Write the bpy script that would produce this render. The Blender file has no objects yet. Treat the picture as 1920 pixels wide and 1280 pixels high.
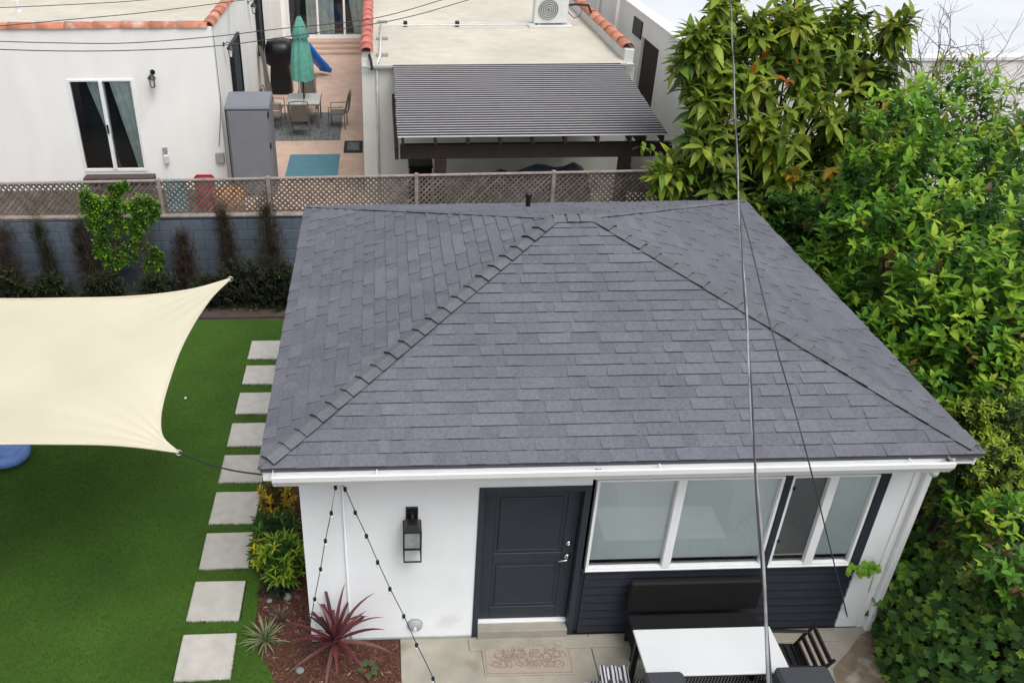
import bpy, bmesh, math, random
import numpy as np
from mathutils import Vector, Matrix, noise
random.seed(7); rng = np.random.default_rng(7)
R = math.radians
S = bpy.context.scene
COL = S.collection

# ------------------------------------------------------------------ camera
CAM = Vector((0.8444, -6.4929, 7.6847)); PITCH, YAW, F = R(-31.68), R(1.878), 1641.585
PX, PY = 960 - 192.968, 640 + 18.488          # principal point (the photograph is cropped)
cd = bpy.data.cameras.new('camera'); cam = bpy.data.objects.new('camera', cd); COL.objects.link(cam)
cam.location = CAM
FW = Vector((math.sin(YAW)*math.cos(PITCH), math.cos(YAW)*math.cos(PITCH), math.sin(PITCH)))
RT = FW.cross(Vector((0, 0, 1))).normalized(); UP = RT.cross(FW)
cam.rotation_euler = Matrix((RT, UP, -FW)).transposed().to_euler()
cd.sensor_width = 36; cd.lens = F/1920*36; cd.shift_x = 192.968/1920; cd.shift_y = 18.488/1920
cd.clip_end = 500; cd.clip_start = .1
S.camera = cam
def at(px, py, **k):                            # where the sight line of a photo pixel meets a wall or floor plane
    d = FW + RT*((px-PX)/F) - UP*((py-PY)/F)
    (a, v), = k.items(); i = 'XYZ'.index(a)
    return CAM + d*((v-CAM[i])/d[i])

# ------------------------------------------------------------------ world, sun
SUN_EL, SUN_AZ = R(62), R(150)                 # sun behind the camera, veiled by cloud
w = bpy.data.worlds.new('World'); S.world = w; w.use_nodes = True
nt = w.node_tree; nt.nodes.clear()
sky = nt.nodes.new('ShaderNodeTexSky'); sky.sky_type = 'NISHITA'; sky.sun_disc = False
sky.sun_elevation = SUN_EL; sky.sun_rotation = SUN_AZ; sky.air_density = 1; sky.dust_density = 4; sky.ozone_density = 1
hs = nt.nodes.new('ShaderNodeHueSaturation'); hs.inputs['Saturation'].default_value = .22; hs.inputs['Value'].default_value = 1.0
bg = nt.nodes.new('ShaderNodeBackground'); bg.inputs['Strength'].default_value = .15
wo = nt.nodes.new('ShaderNodeOutputWorld')
nt.links.new(sky.outputs[0], hs.inputs['Color']); nt.links.new(hs.outputs[0], bg.inputs[0]); nt.links.new(bg.outputs[0], wo.inputs[0])
sl = bpy.data.lights.new('sun', 'SUN'); sl.energy = 1.0; sl.angle = R(34); sl.color = (1, .97, .93)
so = bpy.data.objects.new('sun', sl); COL.objects.link(so)
sd = Vector((math.sin(SUN_AZ)*math.cos(SUN_EL), math.cos(SUN_AZ)*math.cos(SUN_EL), math.sin(SUN_EL)))
so.rotation_euler = sd.to_track_quat('Z', 'Y').to_euler()
S.view_settings.view_transform = 'Standard'; S.view_settings.look = 'None'
S.view_settings.exposure = 0.50; S.view_settings.gamma = 1; S.view_settings.use_curve_mapping = False
S.cycles.max_bounces = 8; S.cycles.diffuse_bounces = 6; S.cycles.transparent_max_bounces = 12

# ------------------------------------------------------------------ materials
def nd(t, ty, **k):
    n = t.nodes.new(ty)
    for a, b in k.items(): setattr(n, a, b)
    return n
MATS = {}
def mat(name, col, rough=.8, var=.12, scale=6, bump=0, bscale=60, metal=0, spec=.3, tint=False, objvar=0, stretch=None,
        var2=0, scale2=1.2, transl=0, emis=None, dark=None):
    """procedural surface: base colour broken by two noises, optional relief, optional per-piece tint attribute"""
    m = bpy.data.materials.new(name); m.use_nodes = True; t = m.node_tree; L = t.links
    b = t.nodes['Principled BSDF']; b.inputs['Roughness'].default_value = rough; b.inputs['Metallic'].default_value = metal
    b.inputs['Specular IOR Level'].default_value = spec
    g = nd(t, 'ShaderNodeNewGeometry'); pos = g.outputs['Position']
    if stretch:
        mp = nd(t, 'ShaderNodeMapping'); mp.inputs['Scale'].default_value = stretch; L.new(pos, mp.inputs[0]); pos = mp.outputs[0]
    def nz(sc, det=4):
        n = nd(t, 'ShaderNodeTexNoise'); n.inputs['Scale'].default_value = sc; n.inputs['Detail'].default_value = det; L.new(pos, n.inputs['Vector']); return n
    def mr(src, lo, hi):
        r = nd(t, 'ShaderNodeMapRange'); r.inputs['From Min'].default_value = .3; r.inputs['From Max'].default_value = .7
        r.inputs['To Min'].default_value = lo; r.inputs['To Max'].default_value = hi; L.new(src, r.inputs['Value']); return r.outputs[0]
    fac = mr(nz(scale).outputs[0], 1-var, 1+var)
    def mul(a, c):
        q = nd(t, 'ShaderNodeMath', operation='MULTIPLY'); L.new(a, q.inputs[0]); L.new(c, q.inputs[1]); return q.outputs[0]
    if var2: fac = mul(fac, mr(nz(scale2, 3).outputs[0], 1-var2, 1+var2))
    if objvar:
        oi = nd(t, 'ShaderNodeObjectInfo'); r = nd(t, 'ShaderNodeMapRange'); r.inputs['To Min'].default_value = 1-objvar; r.inputs['To Max'].default_value = 1+objvar
        L.new(oi.outputs['Random'], r.inputs['Value']); fac = mul(fac, r.outputs[0])
    vm = nd(t, 'ShaderNodeVectorMath', operation='SCALE'); L.new(fac, vm.inputs['Scale'])
    if tint:
        a = nd(t, 'ShaderNodeAttribute', attribute_name='tint'); L.new(a.outputs['Color'], vm.inputs[0])
    else: vm.inputs[0].default_value = col
    out = vm.outputs[0]
    if dark:                                   # stains with a shape of their own: (colour, scale, threshold)
        n3 = nz(dark[1], 6); r = nd(t, 'ShaderNodeMapRange'); r.inputs['From Min'].default_value = dark[2]; r.inputs['From Max'].default_value = dark[2]+.12
        L.new(n3.outputs[0], r.inputs['Value']); mx = nd(t, 'ShaderNodeMix', data_type='RGBA'); L.new(r.outputs[0], mx.inputs[0]); L.new(out, mx.inputs[6]); mx.inputs[7].default_value = (*dark[0], 1); out = mx.outputs[2]
    L.new(out, b.inputs['Base Color'])
    if bump:
        n = nz(bscale, 5); bp = nd(t, 'ShaderNodeBump'); bp.inputs['Strength'].default_value = bump; bp.inputs['Distance'].default_value = .01
        L.new(n.outputs[0], bp.inputs['Height']); L.new(bp.outputs[0], b.inputs['Normal'])
    if transl:
        tr = nd(t, 'ShaderNodeBsdfTranslucent'); L.new(out, tr.inputs[0]); ms = nd(t, 'ShaderNodeMixShader'); ms.inputs[0].default_value = transl
        L.new(b.outputs[0], ms.inputs[1]); L.new(tr.outputs[0], ms.inputs[2]); L.new(ms.outputs[0], t.nodes['Material Output'].inputs[0])
    MATS[name] = m; return m
def glassmat(name, col, rough=.03, mixf=.5, fac0=.12):
    m = bpy.data.materials.new(name); m.use_nodes = True; t = m.node_tree; L = t.links; t.nodes.remove(t.nodes['Principled BSDF'])
    tr = nd(t, 'ShaderNodeBsdfTransparent'); tr.inputs[0].default_value = (*col, 1)
    gl = nd(t, 'ShaderNodeBsdfGlossy'); gl.inputs['Roughness'].default_value = rough
    fr = nd(t, 'ShaderNodeFresnel'); fr.inputs[0].default_value = 1.5
    ad = nd(t, 'ShaderNodeMath', operation='ADD'); ad.inputs[1].default_value = fac0; L.new(fr.outputs[0], ad.inputs[0])
    ms = nd(t, 'ShaderNodeMixShader'); L.new(ad.outputs[0], ms.inputs[0]); L.new(tr.outputs[0], ms.inputs[1]); L.new(gl.outputs[0], ms.inputs[2])
    L.new(ms.outputs[0], t.nodes['Material Output'].inputs[0]); MATS[name] = m; return m
M = MATS
mat('white_stucco', (.76, .785, .805), .9, .025, 2.5, .35, 70, var2=.04, scale2=.9, dark=((.66, .67, .66), 1.1, .66))
mat('white_trim', (.78, .79, .80), .5, .03, 4, dark=((.55, .56, .55), 2.2, .68))
mat('white_metal', (.76, .77, .78), .35, .03, 5)
mat('slate_paint', (.026, .034, .044), .45, .1, 5)
mat('siding_paint', (.022, .026, .036), .5, .12, 5, stretch=(1, 1, 4))
mat('shingle', (.12, .12, .14), .95, .16, 34, .35, 160, tint=True, var2=.09, scale2=.9)
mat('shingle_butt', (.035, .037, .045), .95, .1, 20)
mat('cap_shingle', (.118, .128, .140), .95, .16, 45, .6, 160, var2=.1, objvar=.09)
mat('deck', (.09, .09, .10), .95)
mat('turf', (.037, .086, .008), .95, .10, 14, .4, 160, var2=.20, scale2=1.0)
mat('blade', (.03, .09, .012), .8, tint=True, transl=.25)
mat('paver', (.41, .395, .365), .9, .07, 8, .3, 60, objvar=.05, var2=.06, scale2=2, dark=((.34, .31, .28), 3.0, .66))
mat('patio', (.30, .28, .235), .9, .1, 5, .3, 70, var2=.1, scale2=1.3, dark=((.20, .17, .13), 1.6, .62))
mat('mulch', (.080, .036, .024), .95, .35, 40, 1, 60)
mat('chip', (.10, .04, .028), .95, .2, 20, tint=True)
mat('earth', (.07, .052, .04), .95, .3, 5, .6, 30)
mat('sail_cloth', (.62, .575, .44), .8, .03, 1.5, .25, 260, transl=.12, var2=.03, scale2=.7)
mat('black_metal', (.012, .012, .014), .4, .1)
mat('rope', (.02, .022, .024), .8)
mat('chrome', (.7, .7, .7), .2, metal=1)
mat('block_paint', (.095, .12, .155), .9, .1, 8, .4, 80, objvar=.07, var2=.12, scale2=1.2)
mat('mortar', (.075, .095, .125), .95)
mat('lath_wood', (.15, .125, .105), .9, .3, 9, .5, 60, objvar=.22, var2=.2, scale2=.8)
mat('rail_wood', (.26, .22, .20), .9, .25, 8, .4, 50)
mat('far_stucco', (.82, .82, .79), .9, .03, 2, .3, 40, var2=.03, scale2=.5, stretch=(1, 1, .35), dark=((.68, .67, .62), .9, .64))
mat('garage_stucco', (.63, .64, .60), .9, .05, 2, .2, 60, var2=.06, scale2=.6)
mat('flat_roof', (.50, .47, .40), .9, .06, 3, .2, 40, var2=.10, scale2=.5, dark=((.44, .40, .34), 1.2, .62))
mat('clay_tile', (.46, .19, .125), .9, .2, 5, .3, 60, objvar=.13, dark=((.52, .36, .30), 3, .58))
mat('clay_tile_red', (.46, .15, .125), .85, .2, 7, .3, 60, objvar=.15)
mat('terracotta_floor', (.46, .33, .265), .85, .08, 3, .2, 40, var2=.12, scale2=.6)
mat('curtain', (.72, .80, .76), .9, .15, 6)
mat('interior', (.035, .05, .055), .9)  # near-black colour paints in the darkness of unlit rooms
glassmat('dark_glass', (.93, .97, .97), fac0=.05); glassmat('clear_glass', (.96, .98, .98), fac0=.02)
mat('blind', (.72, .79, .79), .8, .02, 3, var2=.05, scale2=1)
mat('screen_mesh', (.24, .24, .25), .8, .03, 3)
mat('dark_brown', (.035, .025, .022), .7, .15, 6)
mat('ledge_wood', (.075, .055, .05), .8, .2, 6, stretch=(.5, 4, 4))
mat('slat_dark', (.034, .030, .035), .9, .12, 5)
mat('slat_pale', (.55, .55, .56), .4, .05, 5)
mat('cabinet_grey', (.17, .18, .20), .6, .05, 3)
mat('cabinet_edge', (.03, .03, .035), .6)
mat('vinyl_black', (.008, .008, .010), .35, .2, 4, .5, 12)
mat('teal_cloth', (.13, .38, .31), .8, .15, 8, transl=.15)
mat('blue_plastic', (.01, .16, .62), .35)
mat('pale_blue', (.16, .28, .62), .4, .15, 10)
mat('table_glass', (.36, .36, .34), .3)
mat('taupe_metal', (.13, .115, .10), .5)
mat('taupe_sling', (.12, .11, .09), .8, .2, 30)
mat('rug_pattern', (.11, .12, .12), .95, .6, 14)
mat('teal_mat', (.07, .17, .21), .8, .06, 5)
mat('mat_black', (.02, .022, .02), .9, .3, 20)
mat('ac_casing', (.62, .63, .62), .4, .03, 3)
mat('ac_grille', (.20, .20, .20), .6)
mat('pipe_white', (.62, .62, .60), .5)
mat('pipe_grey', (.30, .31, .31), .6)
mat('box_grey', (.36, .38, .37), .6)
mat('white_membrane', (.54, .565, .60), .7, .03, 1, var2=.04, scale2=.4)
mat('pole_wood', (.03, .022, .018), .9, .3, 9, stretch=(1, 1, .2))
mat('cable_silver', (.42, .42, .44), .35, .45, 3.5, metal=.6)
mat('cable_black', (.05, .052, .06), .6)
mat('table_white', (.57, .59, .60), .35, .02, 3)
mat('bench_black', (.006, .006, .007), .75, .1)
mat('grey_fabric', (.045, .048, .055), .9, .1, 40, .3, 200)
mat('doormat_base', (.33, .28, .235), .95, .15, 60, .5, 120)
mat('doormat_line', (.25, .20, .165), .95, .15, 60)
mat('bark', (.09, .07, .05), .95, .3, 14, .8, 40)
mat('bare_twig', (.17, .15, .14), .9, .2, 10)
mat('stem_green', (.10, .16, .04), .8)
mat('leaf', (.1, .2, .03), .5, .14, 14, spec=.25, tint=True, transl=.38)
mat('leaf_matte', (.1, .2, .03), .75, .12, 9, spec=.2, tint=True, transl=.25)
mat('stone_grey', (.22, .23, .24), .9, .15, 12, .5, 40)
mat('bulb_glass', (.70, .72, .72), .1, spec=.6)
mat('kid_red', (.42, .05, .08), .5); mat('kid_cyan', (.25, .48, .56), .5); mat('kid_orange', (.5, .22, .08), .6)
mat('tarp_blue', (.13, .16, .20), .6, .2, 5)
mat('vent_grey', (.33, .35, .36), .5)
mat('soil', (.17, .135, .10), .95, .25, 9, .5, 60, dark=((.30, .28, .24), 4, .55))
mat('rust_metal', (.22, .07, .045), .7)

# striped textile: real print on cloth
def stripe_mat(name, ax, n, c1, c2, diag=0):
    m = bpy.data.materials.new(name); m.use_nodes = True; t = m.node_tree; L = t.links; b = t.nodes['Principled BSDF']; b.inputs['Roughness'].default_value = .9
    tc = nd(t, 'ShaderNodeTexCoord'); wv = nd(t, 'ShaderNodeTexWave', wave_type='BANDS', bands_direction=ax); wv.inputs['Scale'].default_value = n; wv.inputs['Distortion'].default_value = .6; wv.inputs['Detail'].default_value = 1
    mp = nd(t, 'ShaderNodeMapping'); mp.inputs['Rotation'].default_value = (0, 0, diag); L.new(tc.outputs['Object'], mp.inputs[0]); L.new(mp.outputs[0], wv.inputs[0])
    cr = nd(t, 'ShaderNodeValToRGB'); cr.color_ramp.elements[0].position = .45; cr.color_ramp.elements[1].position = .55
    cr.color_ramp.elements[0].color = (*c1, 1); cr.color_ramp.elements[1].color = (*c2, 1); L.new(wv.outputs[0], cr.inputs[0]); L.new(cr.outputs[0], b.inputs['Base Color']); MATS[name] = m
stripe_mat('stripes_across', 'Y', 9, (.02, .022, .03), (.5, .5, .5))
stripe_mat('stripes_diagonal', 'X', 11, (.02, .022, .03), (.42, .42, .42), .6)
stripe_mat('ribbed_cloth', 'X', 8, (.03, .033, .045), (.48, .48, .5))

# ------------------------------------------------------------------ mesh helpers
class MB:
    def __init__(s): s.v = []; s.f = []; s.m = []; s.t = []; s.ms = []; s.any_t = False; s.sm = False
    def mi(s, m):
        if m not in s.ms: s.ms.append(m)
        return s.ms.index(m)
    def add(s, vs, fs, m, tint=None):
        o = len(s.v); k = s.mi(m); s.v.extend([tuple(v) for v in vs])
        for f in fs: s.f.append([i+o for i in f]); s.m.append(k); s.t.append(tint or (1, 1, 1))
        if tint: s.any_t = True
        return s
    def box(s, x0, y0, z0, x1, y1, z1, m, ch=0, mx=None):
        bm = bmesh.new(); bmesh.ops.create_cube(bm, size=1)
        for v in bm.verts: v.co = Vector(((x0+x1)/2+v.co.x*(x1-x0), (y0+y1)/2+v.co.y*(y1-y0), (z0+z1)/2+v.co.z*(z1-z0)))
        if ch: bmesh.ops.bevel(bm, geom=bm.edges[:], offset=ch, segments=1, affect='EDGES')
        if mx is not None: bm.transform(mx)
        bm.verts.index_update(); s.add([v.co[:] for v in bm.verts], [[v.index for v in f.verts] for f in bm.faces], m); bm.free(); return s
    def tube(s, pts, r, m, n=8, cap=True):
        pts = [Vector(p) for p in pts]; rs = r if isinstance(r, (list, tuple)) else [r]*len(pts); vs = []; fs = []
        for i, p in enumerate(pts):
            d = (pts[min(i+1, len(pts)-1)]-pts[max(i-1, 0)]).normalized()
            a = d.cross(Vector((0, 0, 1)) if abs(d.z) < .95 else Vector((1, 0, 0))).normalized(); b = d.cross(a)
            for k in range(n):
                q = 2*math.pi*k/n; vs.append(p+(a*math.cos(q)+b*math.sin(q))*rs[i])
        for i in range(len(pts)-1):
            for k in range(n): fs.append([i*n+k, i*n+(k+1) % n, (i+1)*n+(k+1) % n, (i+1)*n+k])
        if cap: fs.append(list(range(n))[::-1]); fs.append([(len(pts)-1)*n+k for k in range(n)])
        return s.add(vs, fs, m)
    def lathe(s, c, prof, m, n=16, ax='Z'):
        vs = []; fs = []; c = Vector(c)
        for r, h in prof:
            for k in range(n):
                q = 2*math.pi*k/n; p = (r*math.cos(q), r*math.sin(q), h)
                if ax == 'Y': p = (p[0], p[2], p[1])
                if ax == 'X': p = (p[2], p[0], p[1])
                vs.append(c+Vector(p))
        for i in range(len(prof)-1):
            for k in range(n): fs.append([i*n+k, i*n+(k+1) % n, (i+1)*n+(k+1) % n, (i+1)*n+k])
        fs.append(list(range(n))[::-1]); fs.append([(len(prof)-1)*n+k for k in range(n)])
        return s.add(vs, fs, m)
    def mesh(s, name, smooth=False):
        me = bpy.data.meshes.new(name); me.from_pydata(s.v, [], s.f)
        for m in s.ms: me.materials.append(MATS[m])
        me.polygons.foreach_set('material_index', s.m)
        if s.any_t:
            a = me.attributes.new('tint', 'FLOAT_COLOR', 'FACE'); a.data.foreach_set('color', np.array([(*t, 1) for t in s.t], 'f').ravel())
        if smooth or s.sm: me.polygons.foreach_set('use_smooth', [True]*len(me.polygons))
        me.update(); return me
    def build(s, name, parent=None, loc=None, rot=None, smooth=False):
        o = bpy.data.objects.new(name, s.mesh(name, smooth)); COL.objects.link(o)
        if parent: o.parent = parent
        if loc is not None: o.location = loc
        if rot is not None: o.rotation_euler = rot
        return o
def tag(o, label, cat, group=None, kind=None):
    if label: o['label'] = label
    if cat: o['category'] = cat
    if group: o['group'] = group
    if kind: o['kind'] = kind
    return o
def thing(name, label, cat, loc=(0, 0, 0), rz=0, group=None):
    o = bpy.data.objects.new(name, None); COL.objects.link(o); o.empty_display_size = .1
    o.location = loc; o.rotation_euler = (0, 0, rz); return tag(o, label, cat, group)
def struct(o, label=None):
    o['kind'] = 'structure'
    if label: o['label'] = label
    return o
def inst(name, me, parent, mx):
    o = bpy.data.objects.new(name, me); COL.objects.link(o); o.parent = parent; o.matrix_local = mx; return o
def dup(root, loc, rz=None, label=None):
    r = root.copy(); COL.objects.link(r); r.location = loc
    if rz is not None: r.rotation_euler = (0, 0, rz)
    if label: r['label'] = label
    for ch in list(root.children):
        c = ch.copy(); COL.objects.link(c); c.parent = r
        for g in ch.children:
            d = g.copy(); COL.objects.link(d); d.parent = c
    return r
def B(name, parent, x0, y0, z0, x1, y1, z1, m, ch=0): return MB().box(x0, y0, z0, x1, y1, z1, m, ch).build(name, parent)

# ------------------------------------------------------------------ ground
g = MB(); n = 60
g.add([(-80, -60, -.06), (90, -60, -.06), (90, 140, -.06), (-80, 140, -.06)], [[0, 1, 2, 3]], 'earth'); struct(g.build('ground'))
# lawn with a curved edge round the planting bed
lawn = [(-9, -4), (-.28, -4), (-.30, -.9), (-.32, -.60), (-.42, -.38), (-.56, -.16), (-.64, .1), (-.66, .8), (-.66, 7.10), (-9, 7.25)]
g = MB(); g.add([(x, y, 0) for x, y in lawn]+[(x, y, -.05) for x, y in lawn], [list(range(10))]+[[i, i+10, (i+1) % 10+10, (i+1) % 10] for i in range(10)], 'turf')
struct(g.build('lawn'))
path = bpy.data.objects.new('garden_path', None); COL.objects.link(path); struct(path)
STONES = [(6.34, 5.76), (5.56, 5.02), (4.78, 4.22), (3.99, 3.44), (3.24, 2.65), (2.46, 1.85), (1.69, 1.08), (.88, .29), (.11, -.49), (-.68, -1.28), (-1.46, -2.06)]
for i, (a, b) in enumerate(STONES):
    c = Vector((-1.115+random.uniform(-.008, .008), (a+b)/2, 0))
    m = MB().box(-.295, -(a-b)/2, -.05, .295, (a-b)/2, .028, 'paver', .007)
    o = m.build('paving_slab', path, c, (0, 0, R(random.uniform(-.7, .7))))
# turf blades, denser near
NB = 150000
bx = rng.uniform(-6.2, -.28, NB); by = 7.15-rng.random(NB)**.8*8.6
ok = np.ones(NB, bool)
for a, b in STONES: ok &= ~((bx > -1.42) & (bx < -.81) & (by < a+.005) & (by > b-.005))
edge = np.interp(by, [-1.5, -.6, -.38, -.16, .1, .8, 8], [-.30, -.32, -.42, -.56, -.64, -.66, -.66]); ok &= bx < edge
bx, by = bx[ok], by[ok]
ex, ey = [], []
for a, b in STONES:
    for _ in range(900):
        f_ = random.random(); side = random.randrange(4); off = abs(random.gauss(0, .009))*(.4+1.2*noise.noise(Vector((f_*9, a, side)))**2)+random.uniform(-.006, .002)
        if side == 0: ex.append(-1.41+off); ey.append(b+f_*(a-b))
        elif side == 1: ex.append(-.82-off); ey.append(b+f_*(a-b))
        elif side == 2: ex.append(-1.41+f_*.59); ey.append(a-off)
        else: ex.append(-1.41+f_*.59); ey.append(b+off)
bx = np.concatenate([bx, ex]); by = np.concatenate([by, ey]); NE = len(ex); k = len(bx); ang = rng.uniform(0, 6.28, k); h = rng.uniform(.006, .016, k); h[-NE:] = rng.uniform(.030, .042, NE); wd = rng.uniform(.003, .006, k)
V = np.zeros((k, 3, 3)); V[:, 0] = np.stack([bx-np.cos(ang)*wd, by-np.sin(ang)*wd, np.zeros(k)], 1); V[:, 1] = np.stack([bx+np.cos(ang)*wd, by+np.sin(ang)*wd, np.zeros(k)], 1)
V[:, 2] = np.stack([bx+rng.normal(0, .008, k), by+rng.normal(0, .008, k), h], 1)
def fast_mesh(name, V, mats, tint=None, nper=3, faces=None):
    me = bpy.data.meshes.new(name); k = len(V); nv = V.shape[1]
    verts = V.reshape(-1, 3); me.vertices.add(len(verts)); me.vertices.foreach_set('co', verts.astype('f').ravel())
    if faces is None: faces = [list(range(nv))]
    fl = [len(f) for f in faces]; base = np.concatenate([np.array(f) for f in faces]); L = len(base)
    idx = (np.arange(k)[:, None]*nv+base[None]).ravel(); me.loops.add(len(idx)); me.loops.foreach_set('vertex_index', idx.astype('i'))
    tot = np.tile(np.array(fl), k); st = np.concatenate([[0], np.cumsum(tot)[:-1]])
    me.polygons.add(len(tot)); me.polygons.foreach_set('loop_start', st.astype('i')); me.polygons.foreach_set('loop_total', tot.astype('i'))
    for m in mats: me.materials.append(MATS[m])
    if tint is not None:
        a = me.attributes.new('tint', 'FLOAT_COLOR', 'FACE'); tt = np.ones((k, 4), 'f'); tt[:, :3] = tint; a.data.foreach_set('color', np.repeat(tt, len(faces), 0).ravel())
    me.update(); me.validate(); return me
tn = np.array([.039, .091, .008])*rng.uniform(.8, 1.2, (k, 1)); yl = rng.random(k) < .06; tn[yl] = np.array([.07, .12, .02])
o = bpy.data.objects.new('turf_blades', fast_mesh('turf_blades', V, ['blade'], tn)); COL.objects.link(o); tag(o, 'short green lawn grass around the stepping slabs', 'grass', kind='stuff')
# planting bed + wood chips
g = MB(); bed = [(-.70, -4), (.95, -4), (.95, -.001), (-.001, -.001), (-.001, 5.3), (-.001, 7.0), (-.70, 7.0)]
g.add([(x, y, -.015) for x, y in bed], [[0, 1, 2, 3, 6], [3, 4, 5, 6]], 'mulch'); struct(g.build('planting_bed'))
g = MB(); g.add([(-9, 7.05, -.012), (8, 7.05, -.012), (8, 8.3, -.012), (-9, 8.3, -.012)], [[0, 1, 2, 3]], 'earth'); struct(g.build('planting_bed'))
k = 9000; cx = rng.uniform(-.66, .95, k); cy = rng.uniform(-1.6, 2.2, k); ok = ~((cy > -.01) & (cx > -.01)); edge = np.interp(cy, [-1.5, -.6, -.38, -.16, .1, .8, 8], [-.30, -.32, -.42, -.56, -.64, -.66, -.66]); ok &= cx > edge+.01
cx, cy = cx[ok], cy[ok]; k = len(cx); L_ = rng.uniform(.008, .026, k); W_ = rng.uniform(.002, .005, k); an = rng.uniform(0, 6.28, k); zz = rng.uniform(-.012, .004, k)
V = np.zeros((k, 4, 3)); ca, sa = np.cos(an), np.sin(an)
for j, (a, b) in enumerate(((-1, -1), (1, -1), (1, 1), (-1, 1))):
    V[:, j] = np.stack([cx+ca*a*L_-sa*b*W_, cy+sa*a*L_+ca*b*W_, zz+a*rng.uniform(-.005, .008, k)], 1)
tn = np.array([.115, .05, .034])*rng.uniform(.35, 1.7, (k, 1)); tn[rng.random(k) < .06] = (.30, .22, .16)
o = bpy.data.objects.new('wood_chips', fast_mesh('wood_chips', V, ['chip'], tn)); COL.objects.link(o); tag(o, 'reddish brown bark mulch beside the white cottage', 'mulch', kind='stuff')
# bed edging board at the back of the lawn
B('edging_board', None, -9, 7.17, -.01, -.3, 7.20, .04, 'ledge_wood', .006); tag(bpy.data.objects['edging_board'], 'low brown edging board between lawn and dark shrubs', 'edging')
# concrete patio slabs
pat = bpy.data.objects.new('patio', None); COL.objects.link(pat); struct(pat)
struct(MB().add([(5.35, -1.3, .004), (6.3, -1.3, .004), (6.3, .0, .004), (6.0, -.12, .004), (5.75, -.35, .004), (5.5, -.55, .004)], [[0, 1, 2, 3, 4, 5]], 'soil').build('soil'))
xs = [.955, 3.02, 5.0, 6.6]; ys = [-4.2, -2.0, -.004]
for i in range(3):
    for j in range(2): B('concrete_slab', pat, xs[i]+.004, ys[j]+.004, -.06, xs[i+1]-.004, ys[j+1]-.004, .0, 'patio', .006)

# ------------------------------------------------------------------ cottage
H = thing('garden_cottage', 'small white cottage with a hipped grey shingle roof and dark door', 'cottage')
T = .15; WX = 6.12; WD = 5.35; WT = 2.56
for a in [(0, 0, 0, 1.74, T, WT), (1.74, 0, 2.115, 2.84, T, WT), (2.84, 0, 2.19, 5.77, T, WT), (5.77, 0, 0, WX, T, WT), (0, T, 0, T, WD, WT), (WX-T, T, 0, WX, WD, WT), (T, WD-T, 0, WX-T, WD, WT)]:
    B('wall', H, *a, 'white_stucco')
B('wall', H, 2.845, .03, 0, 5.765, T, .90, 'siding_paint')
# dark clapboards under the windows
bh = .118
for i in range(8):
    z0 = .01+i*bh; m = MB()
    m.add([(2.90, .002, z0), (5.765, .002, z0), (5.765, .028, z0+bh-.004), (2.90, .028, z0+bh-.004), (2.90, .03, z0), (5.765, .03, z0)], [[0, 1, 2, 3], [0, 4, 5, 1], [0, 3, 4], [1, 5, 2]], 'siding_paint')
    m.build('siding_board', H)
B('sill_board', H, 2.85, -.03, .945, 5.77, .028, .972, 'siding_paint', .004)
B('corner_trim', H, 6.0, -.014, -.0, 6.13, -.002, 2.52, 'white_trim', .005)
B('drip_edge', H, 6.07, -.078, 0, 6.14, -.0145, 2.45, 'white_trim', .01)   # corner downspout body
H.children[-1].name = 'downspout'
B('trim', H, 5.675, -.02, .972, 5.77, -.002, 2.19, 'slate_paint', .003)
B('trim', H, 4.735, -.02, .972, 4.80, .06, 2.19, 'slate_paint', .003)
# windows
def window(x0, x1, mid, scr=None):
    fr = MB(); z0, z1 = .972, 2.175; y0, y1 = -.012, .06
    fr.box(x0, y0, z0, x1, y1, z0+.035, 'white_metal', .004); fr.box(x0, y0, z1-.02, x1, y1, z1, 'white_metal', .003)
    fr.box(x0, y0, z0+.035, x0+.03, y1, z1-.02, 'white_metal', .003); fr.box(x1-.03, y0, z0+.035, x1, y1, z1-.02, 'white_metal', .003)
    f = fr.build('window', H)
    MB().box(mid-.045, y0-.012, z0+.02, mid+.045, y1-.02, z1-.01, 'white_metal', .006).build('mullion', f)
    for a, b in ((x0+.03, mid-.03), (mid+.03, x1-.03)):
        MB().add([(a, .03, z0+.03), (b, .03, z0+.03), (b, .03, z1-.02), (a, .03, z1-.02)], [[0, 1, 2, 3]], 'clear_glass').build('pane', f)
        MB().box(a, .045, z0+.115, b, .05, z1, 'screen_mesh' if (scr and a < mid-.05) else 'blind').build('roller_blind', f)
        MB().box(a, .040, z0+.10, b, .056, z0+.118, 'white_metal', .003).build('blind_rail', f)
        MB().box(a+.02, .12, z0, b, .14, z0+.3, 'interior').build('room_dark_panel', f)  # dark panel stands in for the unlit room below the blind
    MB().box(x0-.005, -.030, z0-.012, x1+.005, y0-.002, z0+.010, 'white_metal', .003).build('sill', f)
window(2.885, 4.73, 3.72); window(4.80, 5.67, 5.215, True)
for x in (4.825,):
    for z in (1.32, 2.02): MB().box(x, -.03, z, x+.02, -.013, z+.03, 'black_metal').build('latch', H)
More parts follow.
